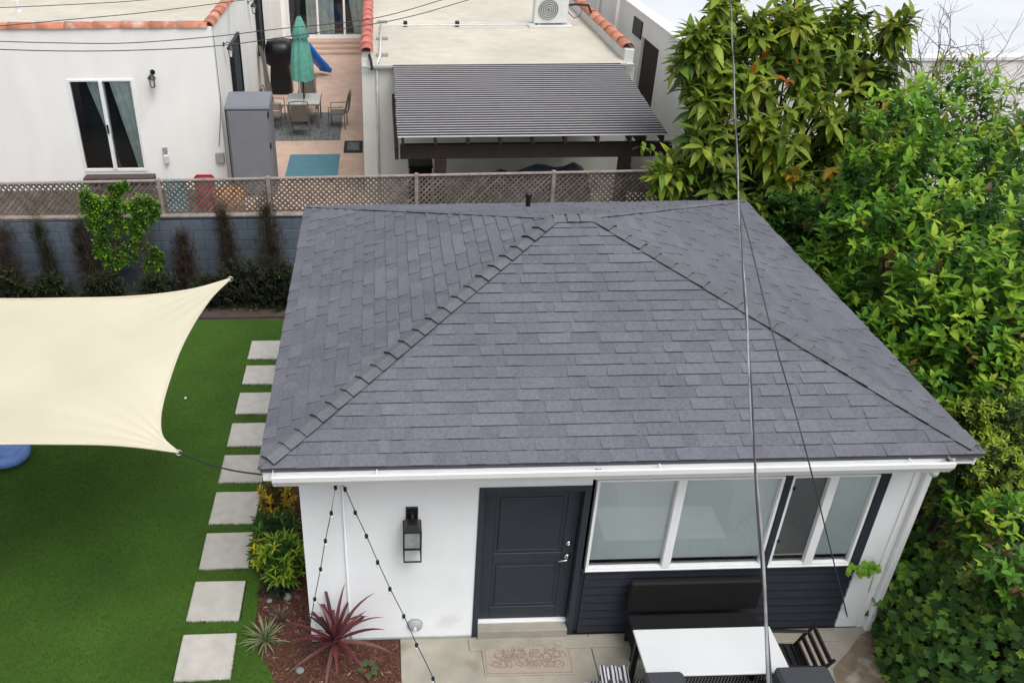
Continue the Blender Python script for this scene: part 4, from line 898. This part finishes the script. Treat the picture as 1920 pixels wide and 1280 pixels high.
fr = f.build('window', HL); MB().box(-5.47, y-.02, z0+.06, -5.39, y+.06, z1-.04, 'white_metal', .004).build('mullion', fr); MB().box(-5.45, y-.05, 1.35, -5.41, y-.021, 1.55, 'black_metal', .004).build('handle', fr)
for a, b in ((x0+.06, -5.46), (-5.40, x1-.06)): MB().add([(a, y+.05, z0+.07), (b, y+.05, z0+.07), (b, y+.05, z1-.05), (a, y+.05, z1-.05)], [[0, 1, 2, 3]], 'dark_glass').build('pane', fr)
MB().box(x0, LY+.75, z0, x1, LY+.8, z1, 'interior').build('room_dark_panel', fr)  # dark sheet behind the curtains, coloured as the unlit room
def curtain(parent, x0, x1, y, z0, z1, seed, taper=.0, amp=.035):
    m = MB(); n = 36; vs = []; 
    for j in range(7):
        for i in range(n+1): u = i/n; zz = z0+(z1-z0)*j/6; xx = x0+(x1-x0)*u+taper*(1-j/6)*(1-u); vs.append((xx, y+amp*math.sin(u*22+seed)+.01*math.sin(j+u*9), zz))
    m.add(vs, [[j*(n+1)+i, j*(n+1)+i+1, (j+1)*(n+1)+i+1, (j+1)*(n+1)+i] for j in range(6) for i in range(n)], 'curtain'); m.sm = True; m.build('curtain', parent)
curtain(fr, -5.28, x1-.05, LY+.10, z0, z1, 1, .36, .025); curtain(fr, x0+.30, -5.44, LY+.30, z0, z1, 3, .5, .02)
B('ledge', HL, -6.15, LY-.28, .20, -4.52, LY-.002, .36, 'ledge_wood', .01); B('ledge', HL, -6.10, LY-.22, .12, -4.56, LY-.002, .199, 'ledge_wood', .006)
c = at(399, 55, Y=LY); c2 = at(412, 285, Y=LY); MB().tube([(c.x, LY-.012, 3.5), (c.x, LY-.012, 2), (c2.x, LY-.012, 1.0)], .007, 'cable_black', 5).build('wire', HL)
B('junction_box', HL, c2.x-.10, LY-.08, .62, c2.x+.10, LY-.001, .86, 'box_grey', .008)
c = at(310, 282, Y=LY); B('meter_box', HL, c.x-.05, LY-.06, .85, c.x+.05, LY-.001, 1.0, 'pipe_grey', .005); B('outlet_cover', HL, c.x-.045, LY-.10, .62, c.x+.06, LY-.001, .83, 'pipe_white', .02)
for (Y0, Y1, z0, z1) in ((15.6, 17.1, 1.35, 2.85), (20.9, 22.3, 1.35, 2.95)):
    m = MB(); m.box(LX, Y0, z0, LX+.07, Y0+.06, z1, 'black_metal').box(LX, Y1-.06, z0, LX+.07, Y1, z1, 'black_metal').box(LX, Y0+.06, z1-.06, LX+.07, Y1-.06, z1, 'black_metal').box(LX, Y0+.06, z0, LX+.07, Y1-.06, z0+.06, 'black_metal')
    w_ = m.build('window', HL); MB().box(LX, Y0+.06, z0+.06, LX+.03, Y1-.06, z1-.06, 'interior').build('pane', w_)
    MB().box(LX+.07, Y0-.04, z0-.04, LX+.12, Y0+.1, z1+.04, 'black_metal', .004).build('shutter', w_)
c = at(35, 20, Z=3.45); MB().lathe((c.x, c.y, 3.42), [(.09, 0), (.08, .03), (.05, .05), (.05, .25), (.03, .26)], 'pipe_white', 12).build('roof_vent', HL)
# lanterns
def lantern(loc, rz, label):
    t = thing('wall_lantern', label, 'wall lamp', loc, rz, 'small dark lanterns on the stucco house')
    MB().lathe((0, -.02, .17), [(.05, 0), (.06, .01), (.05, .02)], 'black_metal', 10, 'Y').build('back_plate', t)
    MB().tube([(0, -.02, .17), (0, -.10, .22), (0, -.16, .20), (0, -.16, .14)], .010, 'black_metal', 6).build('arm', t)
    MB().lathe((0, -.16, .06), [(.09, 0), (.10, .01), (.05, .07), (.015, .11)], 'black_metal', 8).build('cap', t)
    m = MB()
    for k in range(4): a = k*math.pi/2+.78; m.tube([(.075*math.cos(a), -.16+.075*math.sin(a), .06), (.05*math.cos(a), -.16+.05*math.sin(a), -.12)], .008, 'black_metal', 4)
    m.lathe((0, -.16, -.14), [(.02, 0), (.055, .02), (.055, .03)], 'black_metal', 8); m.build('cage', t); MB().lathe((0, -.16, -.12), [(.035, 0), (.06, .17)], 'bulb_glass', 8).build('glass', t)
c = at(288, 148, Y=LY); lantern((c.x, LY, c.z-.02), 0, 'round topped black lantern right of the sliding window')
lantern((LX, 14.9, 2.85), R(90), 'black scrolled lantern on the side wall above the grey cabinet'); lantern((LX, 19.6, 2.95), R(90), 'far black lantern on the side wall near the photo top')
# --- rear house wall with sliding doors
HR = thing('rear_house', 'house wall with curtained glass doors closing the terrace', 'house')
B('wall', HR, -2.82, 28.3, -.05, -2.6, 28.6, 4.2, 'far_stucco'); B('wall', HR, .46, 28.3, -.05, 4.0, 28.6, 4.2, 'far_stucco'); B('wall', HR, -2.6, 28.3, 2.75, .46, 28.6, 4.2, 'far_stucco')
for i, (y, z) in enumerate(((27.7, .3), (27.3, .2), (26.9, .1))): B('step', HR, -1.95, y, 0, .42, y+.398 if i else 28.298, z, 'terracotta_floor', .01)
f = MB(); f.box(-2.6, 28.25, .3, .46, 28.4, .42, 'white_metal').box(-2.6, 28.25, 2.65, .46, 28.4, 2.75, 'white_metal'); sd_ = f.build('sliding_door', HR)
for x in (-2.6, -1.50, -.50, .38): MB().box(x, 28.24, .42, x+.08, 28.38, 2.65, 'white_metal', .004).build('door_stile', sd_)
for a, b in ((-2.52, -1.5), (-1.42, -.5), (-.42, .38)): MB().add([(a, 28.33, .42), (b, 28.33, .42), (b, 28.33, 2.65), (a, 28.33, 2.65)], [[0, 1, 2, 3]], 'dark_glass').build('pane', sd_)
MB().box(-2.6, 29.2, .3, .46, 29.25, 2.75, 'interior').build('room_dark_panel', sd_); curtain(sd_, -1.9, -.85, 28.5, .42, 2.65, 0, 0, .05); curtain(sd_, -.42, .4, 28.5, .42, 2.65, 2, .3, .05)  # the dark sheet paints the room's gloom behind the sliding doors
# --- garage
GY = 13.0; GZ = 2.95
GA = thing('flat_roof_garage', 'cream flat roofed garage with tiled side parapets behind the pergola', 'garage')
B('wall', GA, .45, GY, -.05, 6.45, GY+.2, GZ-.02, 'garage_stucco'); B('wall', GA, .45, GY+.201, -.05, .65, 28.2, GZ+.26, 'garage_stucco'); B('wall', GA, 6.25, GY+.201, -.05, 6.45, 28.2, GZ+.26, 'garage_stucco')
B('roof', GA, .651, GY-.06, GZ-.02+.001, 6.249, 28.2, GZ+.03, 'flat_roof'); B('drip_edge', GA, .45, GY-.10, GZ-.03, 6.45, GY-.062, GZ+.02, 'pipe_grey', .004)
tiles(GA, (.56, GY+.05, GZ+.27), (.56, 28, GZ+.27), 'clay_tile_red'); tiles(GA, (6.34, GY+.3, GZ+.27), (6.34, 28, GZ+.27), 'clay_tile')
MB().tube([(.78, GY-.03, .0), (.78, GY-.03, GZ+.0), (.80, GY-.02, GZ+.08), (.85, GY+.5, GZ+.09), (.90, 17.0, GZ+.09)], .028, 'pipe_white', 8).build('downpipe', GA, smooth=True)
MB().tube([(.62, GY+.1, GZ+.22), (.66, GY-.05, GZ+.1), (.68, GY-.11, GZ-.05)], .03, 'black_metal', 8).build('scupper', GA)
MB().box(.45, GY+.1, GZ-.05, .69, GY+.3, GZ+.15, 'garage_stucco').build('parapet_end', GA)
for (px, py) in ((760, 50), (857, 50)): c = at(px, py, Z=GZ+.03); MB().box(c.x-.05, c.y-.08, GZ+.031, c.x+.05, c.y+.08, GZ+.16, 'black_metal', .01).build('pipe_support', GA)
for py in (44, 75, 106): c = at(718, py, Z=GZ+.03); MB().box(c.x-.16, c.y-.05, GZ+.031, c.x+.12, c.y+.05, GZ+.10, 'pipe_grey', .01).build('pipe_support', GA)
c = at(760, 48, Z=GZ+.12); MB().tube([(.92, c.y, GZ+.12), (4.8, c.y+.02, GZ+.12)], .016, 'pipe_white', 6).build('roof_pipe', GA); MB().tube([(.92, c.y+.3, GZ+.10), (4.8, c.y+.36, GZ+.10)], .010, 'pipe_white', 6).build('roof_pipe', GA)
# AC
c = at(1032, 46, Z=GZ+.1); t = thing('air_conditioner', 'white outdoor air conditioner standing on the garage roof', 'air conditioner', (c.x, c.y, GZ+.03))
B('base_tray', t, -.55, -.10, 0, .55, .42, .05, 'ac_casing', .008); B('casing', t, -.43, 0, .09, .43, .34, .74, 'ac_casing', .02)
for x in (-.32, .28): B('foot', t, x, .02, .051, x+.06, .3, .089, 'pipe_grey')
m = MB(); m.lathe((-.08, -.012, .42), [(.25, 0), (.26, .004), (.26, .011)], 'ac_grille', 28, 'Y'); m.build('fan_grille', t)
m = MB()
for r_ in (.06, .11, .16, .21, .25): m.tube([(-.08+r_*math.cos(a), -.018, .42+r_*math.sin(a)) for a in [k*math.pi/12 for k in range(25)]], .005, 'ac_casing', 4)
m.build('grille_ring', t); MB().box(.25, -.01, .3, .38, -.001, .6, 'ac_casing', .004).build('side_panel', t)
MB().tube([(.44, .15, .5), (.62, .15, .52), (.95, .12, .5), (1.05, .1, .3)], .03, 'black_metal', 8).build('hose', t); MB().tube([(.44, .1, .35), (.6, .05, .2), (.75, .08, .25), (.8, .1, .45)], .012, 'black_metal', 6).build('hose', t)
# pergola
PG = thing('pergola', 'dark pergola with close louvre slats before the garage', 'pergola')
PX0, PX1, PYb, PYf, PZb, PZf = 1.17, 6.12, 12.96, 9.15, 2.98, 2.62
NS = 33; dl_ = (PYb-PYf)/NS; sl_ang = math.atan2(PZb-PZf, PYb-PYf)
ms_ = MB(); ms_.box(PX0-.03, -.0435, -.014, PX1+.0, .052, .004, 'slat_dark', .003); ms_.box(PX0-.03, -.064, -.012, PX1+.0, -.044, .013, 'slat_pale', .003)
sm_ = ms_.mesh('slat')
for i in range(NS): y = PYf+dl_*(i+.5); z = PZf+(PZb-PZf)*(i+.5)/NS; inst('slat', sm_, PG, Matrix.Translation((random.uniform(-.01, .01), y, z)) @ Matrix.Rotation(R(10), 4, 'X'))
for i in range(9): 
    x = PX0+.05+i*(PX1-PX0-.15)/8; mx = Matrix.Translation((x, (PYb+PYf)/2, (PZb+PZf)/2-.10)) @ Matrix.Rotation(sl_ang, 4, 'X'); m = MB(); m.box(0, -(PYb-PYf)/2-.0, -.06, .05, (PYb-PYf)/2-.05, .06, 'dark_brown', .004, mx); m.build('rafter', PG)
B('beam', PG, PX0+.03, PYf+.22, 2.12, PX1+.2, PYf+.34, 2.39, 'dark_brown', .008); B('beam', PG, PX0-.07, PYf+.2, 2.12, PX0-.001, PYb-.0, 2.36, 'dark_brown', .006)
for x in (1.85, 5.35): B('post', PG, x, PYf+.20, 0, x+.22, PYf+.36, 2.119, 'dark_brown', .008)
B('skylight_gap', PG, PX0, PYb-.03, 2.62, PX1, PYb, 2.80, 'dark_brown'); PG.children[-1].name = 'ledger'
c = at(788, 312, Y=11.2); t = thing('black_bin', 'black box standing left of the pergola post', 'bin', (c.x, 11.2, 0)); B('body', t, -.24, -.2, 0, .24, .25, c.z+.02, 'vinyl_black', .03); B('lid', t, -.26, -.22, c.z+.022, .26, .27, c.z+.08, 'vinyl_black', .02)
c = at(1010, 322, Y=10.6); t = thing('covered_furniture', 'low furniture under a blue grey cover beneath the pergola', 'covered furniture', (c.x, 10.6, 0)); m = MB(); n = 12; vs = []
for i in range(n+1):
    for j in range(7): u, v = i/n*2-1, j/6*2-1; vs.append((u*1.15, v*.45, (c.z+.10*u+.06*math.sin(i*1.3))*(1-max(0, abs(v)-.7)*2.2)*(1-max(0, abs(u)-.8)*3)))
m.add(vs, [[i*7+j, (i+1)*7+j, (i+1)*7+j+1, i*7+j+1] for i in range(n) for j in range(6)], 'tarp_blue'); m.sm = True; m.build('cover', t)
# --- right white building
HW = thing('white_building', 'large white flat roofed building with dark side door at upper right', 'building')
Y0 = 10.8
B('wall', HW, 7.2, Y0, -.05, 7.45, 13.85, 3.50, 'far_stucco'); B('wall', HW, 7.2, 15.3, -.05, 7.45, 45, 3.50, 'far_stucco'); B('wall', HW, 7.2, 13.85, 3.05, 7.45, 15.3, 3.50, 'far_stucco'); B('wall', HW, 7.2, 13.85, -.05, 7.45, 15.3, .6, 'far_stucco')
B('wall', HW, 7.451, Y0, -.05, 30, Y0+.25, 3.50, 'far_stucco'); B('roof', HW, 7.451, Y0+.251, 3.40, 30, 45, 3.48, 'white_membrane'); B('parapet_cap', HW, 7.17, Y0-.04, 3.501, 30, Y0+.28, 3.58, 'white_metal', .01); B('parapet_cap', HW, 7.17, Y0+.281, 3.501, 7.48, 45, 3.57, 'white_metal', .01)
B('door', HW, 7.26, 13.851, .601, 7.32, 15.299, 3.049, 'dark_brown', .01)
for x in (7.0,): MB().tube([(x, 17.2, 0), (x, 17.2, 4.4)], .05, 'pipe_white', 8).build('downpipe', HW); MB().tube([(x-.15, 18.4, 0), (x-.15, 18.4, 4.8)], .035, 'pipe_grey', 8).build('downpipe', HW)
c = at(1200, 20, X=7.19); MB().box(7.17, c.y-.4, 2.95, 7.199, c.y+.4, 3.35, 'black_metal').build('vent_opening', HW)
# --- terrace furniture
c = at(570, 185, Z=.72); tc = Vector((c.x, c.y, 0))
t = thing('terrace_table', 'pale glass topped table under the closed teal parasol', 'table', tc)
for sx in (-.46, .01):
    for sy in (-.55, .01): B('glass_top', t, sx, sy, .70, sx+.45, sy+.54, .72, 'table_glass', .004)
m = MB(); m.box(-.48, -.57, .672, .48, .57, .698, 'taupe_metal', .006); m.build('frame', t)
for x in (-.44, .40):
    for y in (-.52, .48): B('leg', t, x, y, 0, x+.04, y+.04, .671, 'taupe_metal')
t = thing('parasol', 'closed teal parasol standing through the terrace table', 'parasol', tc)
MB().tube([(0, 0, 0), (.0, 0, 3.05)], .022, 'black_metal', 8).build('pole', t)
m = MB(); n = 32; vs = []; rows = [(1.25, .27), (1.7, .26), (2.2, .20), (2.35, .155), (2.42, .21), (2.70, .13), (2.95, .04)]
for z, r in rows:
    for k in range(n): a = 2*math.pi*k/n; q = r*(1+.16*math.cos(a*8)); vs.append((q*math.cos(a)*1.05, q*math.sin(a), z+(.03*math.cos(a*8) if z < 1.3 else 0)))
m.add(vs, [[i*n+k, i*n+(k+1) % n, (i+1)*n+(k+1) % n, (i+1)*n+k] for i in range(len(rows)-1) for k in range(n)], 'teal_cloth'); m.sm = True; m.build('canopy', t)
MB().lathe((0, 0, 2.36), [(.16, 0), (.17, .02), (.165, .04)], 'black_metal', 14).build('strap', t); MB().lathe((0, 0, 2.95), [(.05, 0), (.02, .06), (.03, .1), (.005, .16)], 'black_metal', 8).build('finial', t)
t = thing('floor_rug', 'grey patterned rug beneath the terrace table and chairs', 'rug', (tc.x, tc.y-.35, .003)); MB().box(-1.05, -1.2, 0, 1.05, 1.4, .008, 'rug_pattern', .002).build('pile', t)
def tchair(loc, rz, label):
    t = thing('terrace_chair', label, 'chair', loc, rz, 'taupe metal chairs round the terrace table')
    B('seat', t, -.24, -.22, .42, .24, .24, .445, 'taupe_sling', .006)
    m = MB(); m.box(-.22, .225, .50, .22, .245, .98, 'taupe_sling', .004, Matrix.Rotation(R(-9), 4, 'X')); m.build('backrest', t)
    for s in (-1, 1):
        MB().tube([(.25*s, -.22, 0), (.25*s, -.22, .62), (.25*s, .20, .64)], .016, 'taupe_metal', 6).build('armrest', t); MB().tube([(.25*s, .24, 0), (.25*s, .22, .45), (.25*s, .36, 1.0)], .016, 'taupe_metal', 6).build('leg', t)
    MB().tube([(-.25, .36, 1.0), (0, .37, 1.03), (.25, .36, 1.0)], .016, 'taupe_metal', 6).build('top_rail', t)
tchair((tc.x-.05, tc.y-1.0, 0), R(180), 'taupe chair with its back towards the blue mat'); tchair((tc.x+.95, tc.y-.35, 0), R(-95), 'taupe chair on the right side of the terrace table'); tchair((tc.x-.85, tc.y-.5, 0), R(100), 'taupe chair between the table and the grey cabinet'); tchair((tc.x+.0, tc.y+1.15, 0), R(0), 'taupe chair behind the terrace table')
tchair((tc.x-.85, tc.y+.15, 0), R(85), 'taupe chair left of the table nearest the covered grill')
m = MB(); m.box(0, 0, 0, 1.30, 1.65, .012, 'teal_mat', .003); tag(m.build('outdoor_mat', None, (-1.54, 14.2, .001)), 'slate blue rectangular mat lying before the lattice', 'mat')
t = thing('doormat', 'small black framed mat against the garage wall', 'doormat', (-.15, 15.95, .001)); B('rim', t, 0, 0, 0, .5, .95, .02, 'mat_black', .004); B('centre', t, .09, .16, .0205, .41, .79, .026, 'rug_pattern')
# cabinet
t = thing('storage_cabinet', 'tall grey plastic storage cabinet beside the stucco house corner', 'cabinet', (-2.12, 13.0, 0))
B('body', t, -.48, 0, 0, .48, .75, 2.05, 'cabinet_grey', .01)
m = MB(); m.add([(-.52, -.04, 2.051), (.50, -.04, 2.051), (.50, .79, 2.16), (-.52, .79, 2.16), (-.50, -.02, 2.10), (.48, -.02, 2.10), (.48, .77, 2.22), (-.50, .77, 2.22)], [[0, 1, 5, 4], [1, 2, 6, 5], [2, 3, 7, 6], [3, 0, 4, 7], [4, 5, 6, 7], [3, 2, 1, 0]], 'cabinet_grey'); m.build('lid', t)
B('door', t, -.44, -.03, .05, .44, -.001, 2.0, 'cabinet_grey', .008); B('edge_strip', t, -.50, -.02, 0, -.482, .3, 2.04, 'cabinet_edge')
for z in (.25, 1.15, 1.85): B('hinge', t, .445, -.035, z, .475, -.001, z+.12, 'black_metal', .003)
# covered grill
t = thing('covered_grill', 'grill under a black vinyl cover against the side wall', 'grill', (-2.30, 22.0, 0)); m = MB(); vs = []; n = 20; rows = [(0, .42), (.5, .40), (.85, .36), (.95, .50), (1.35, .52), (1.55, .44), (1.62, .2)]
for z, r in rows:
    for k in range(n): a = 2*math.pi*k/n; sq = 1/max(abs(math.cos(a)), abs(math.sin(a)))**.7; vs.append((r*sq*math.cos(a)*.85, r*sq*math.sin(a)*1.0, z))
m.add(vs, [[i*n+k, i*n+(k+1) % n, (i+1)*n+(k+1) % n, (i+1)*n+k] for i in range(len(rows)-1) for k in range(n)]+[[(len(rows)-1)*n+k for k in range(n)]], 'vinyl_black'); m.sm = True; m.build('cover', t)
t = thing('folded_lounger', 'folded grey folding frame leaning on the wall by the grill', 'folding chair', (-2.62, 20.3, 0))
for y in (-.25, .25): MB().tube([(-.12, y+.5, 1.75), (.2, y, 0)], .018, 'taupe_metal', 6).build('rail', t)
MB().add([(-.10, .25, 1.7), (-.10, .75, 1.7), (.17, .23, .1), (.17, -.23, .1)], [[0, 1, 2, 3]], 'taupe_sling').build('sling', t)
# slide
a = at(570, 85, Z=1.15); b = at(612, 133, Z=.12); t = thing('toy_slide', 'blue plastic slide on the terrace behind the parasol', 'slide'); m = MB(); vs = []; d = (b-a); n = 14
s_ = Vector((d.y, -d.x, 0)).normalized()
for i in range(n+1):
    u = i/n; p = a.lerp(b, u); p.z = .14+(a.z-.14)*(1-u)**1.15 if u < .9 else .14
    for (w_, h_) in ((-.24, .12), (-.2, .0), (.2, .0), (.24, .12), (.26, .12), (.23, -.04), (-.23, -.04), (-.26, .12)): vs.append(p+s_*w_+Vector((0, 0, h_)))
m.add(vs, [[i*8+k, i*8+(k+1) % 8, (i+1)*8+(k+1) % 8, (i+1)*8+k] for i in range(n) for k in range(8)], 'blue_plastic'); m.sm = True; m.build('chute', t)
for s2 in (-.2, .2): MB().tube([a+s_*s2, Vector((a.x-.2, a.y+.3, 0))+s_*s2], .03, 'blue_plastic', 6).build('support', t)
# toys behind the lattice
def playhouse(px, m_, lb, h):
    c = at(px, 372, Y=9.2); t = thing('toy_chair', lb, 'toy chair', (c.x, 9.2, 0), 0)
    B('seat', t, -.19, -.2, 1.05, .19, .2, 1.12, m_, .02); B('backrest', t, -.19, .16, 1.13, .19, .2, h, m_, .05)
    for x in (-.18, .12):
        for y in (-.18, .14): B('leg', t, x, y, 0, x+.05, y+.05, 1.049, m_)
playhouse(328, 'kid_cyan', 'pale blue high chair glimpsed through the lattice', 1.80); playhouse(384, 'kid_red', 'red high chair glimpsed through the lattice', 1.86)
c = at(430, 362, Y=9.3); t = thing('flower_pot', 'orange planter glimpsed through the lattice', 'planter', (c.x, 9.3, 0)); MB().lathe((0, 0, 0), [(.2, 0), (.28, 1.3), (.30, 1.55), (.26, 1.55), (.2, 1.5)], 'kid_orange', 16).build('pot', t, smooth=True)

# ------------------------------------------------------------------ utility pole and cables
t = thing('utility_pole', 'dark wooden utility pole rising behind the broadleaf tree', 'utility pole', (7.15, 9.9, 0)); MB().tube([(0, 0, 0), (.02, 0, 4), (.05, 0, 9)], [.15, .13, .11], 'pole_wood', 14).build('shaft', t, smooth=True)
B('crossarm', t, -1.0, -.14, 8.2, 1.0, -.12+.1, 8.32, 'pole_wood', .01)
def cable(name, label, P, r, m, twist=0):
    P = [Vector(p) for p in P]; pts = []; n = 14
    for i in range(len(P)-1):
        for j in range(n):
            f = j/n; p0, p1_, p2_, p3 = P[max(i-1, 0)], P[i], P[i+1], P[min(i+2, len(P)-1)]
            pts.append(.5*((2*p1_)+(p2_-p0)*f+(2*p0-5*p1_+4*p2_-p3)*f*f+(3*p1_-p0-3*p2_+p3)*f**3))
    pts.append(P[-1]); t = thing(name, label, 'cable', pts[0]); loc = [p-pts[0] for p in pts]
    if twist:
        for k, mm in ((0, m), (1, 'cable_black')):
            q = []
            L = 0
            for i in range(len(loc)*3-2):
                u = i/3; i0 = min(int(u), len(loc)-2); p = loc[i0].lerp(loc[i0+1], u-i0); a = (pts[0].y-p.y)*0+p.length*2.2+k*math.pi; q.append(p+Vector((math.cos(a), 0, math.sin(a)))*r*.9)
            MB().tube(q, r if k == 0 else r*.8, mm, 7).build('wire', t, smooth=True)
    else: MB().tube(loc, r, m, 6).build('wire', t, smooth=True)
cable('service_cable', 'thick silvery twisted service cable crossing in front of the roof', [at(1366, -60, Z=5.3), at(1370, 0, Z=5.1), at(1378, 190, Z=4.8), at(1386, 390, Z=4.6), at(1400, 600, Z=4.6), at(1415, 860, Z=4.7), at(1430, 1060, Z=4.9), at(1443, 1280, Z=5.1), at(1448, 1400, Z=5.2)], .0065, 'cable_silver', 1)
cable('drop_cable', 'thin dark cable slanting over the roof and down to the patio corner', [at(1386, 388, Z=4.4), at(1405, 450, Z=4.3), at(1447, 620, Z=3.9), at(1482, 740, Z=3.45), at(1518, 872, Z=2.95), at(1560, 1040, Z=1.3), at(1592, 1168, Z=.02)], .0065, 'cable_black')
for lb, P in (('uppermost thin wire over the stucco house roof', [(-60, 17), (0, 15), (210, 5), (330, -5)]), ('thin wire sloping up across the tile coping', [(-60, 52), (0, 49), (120, 38), (270, 24), (460, 0), (520, -10)]),
              ('upper of two thin wires above the sliding window', [(-60, 76), (0, 78), (115, 81), (240, 81), (390, 70), (520, 55), (700, 35), (830, 0), (860, -8)]),
              ('lower of two thin wires above the sliding window', [(-60, 90), (0, 93), (115, 96), (240, 95), (390, 88), (520, 72), (740, 38), (880, 0), (920, -10)])):
    cable('overhead_wire', lb, [at(px, py, Z=4.9) for px, py in P], .0065, 'cable_black')
for o in S.objects:
    if o.name.startswith('overhead_wire'): o['group'] = 'thin wires crossing above the stucco house'
print('objects', len(S.objects), 'tris', sum(len(o.data.polygons)*2 for o in S.objects if o.type == 'MESH'))
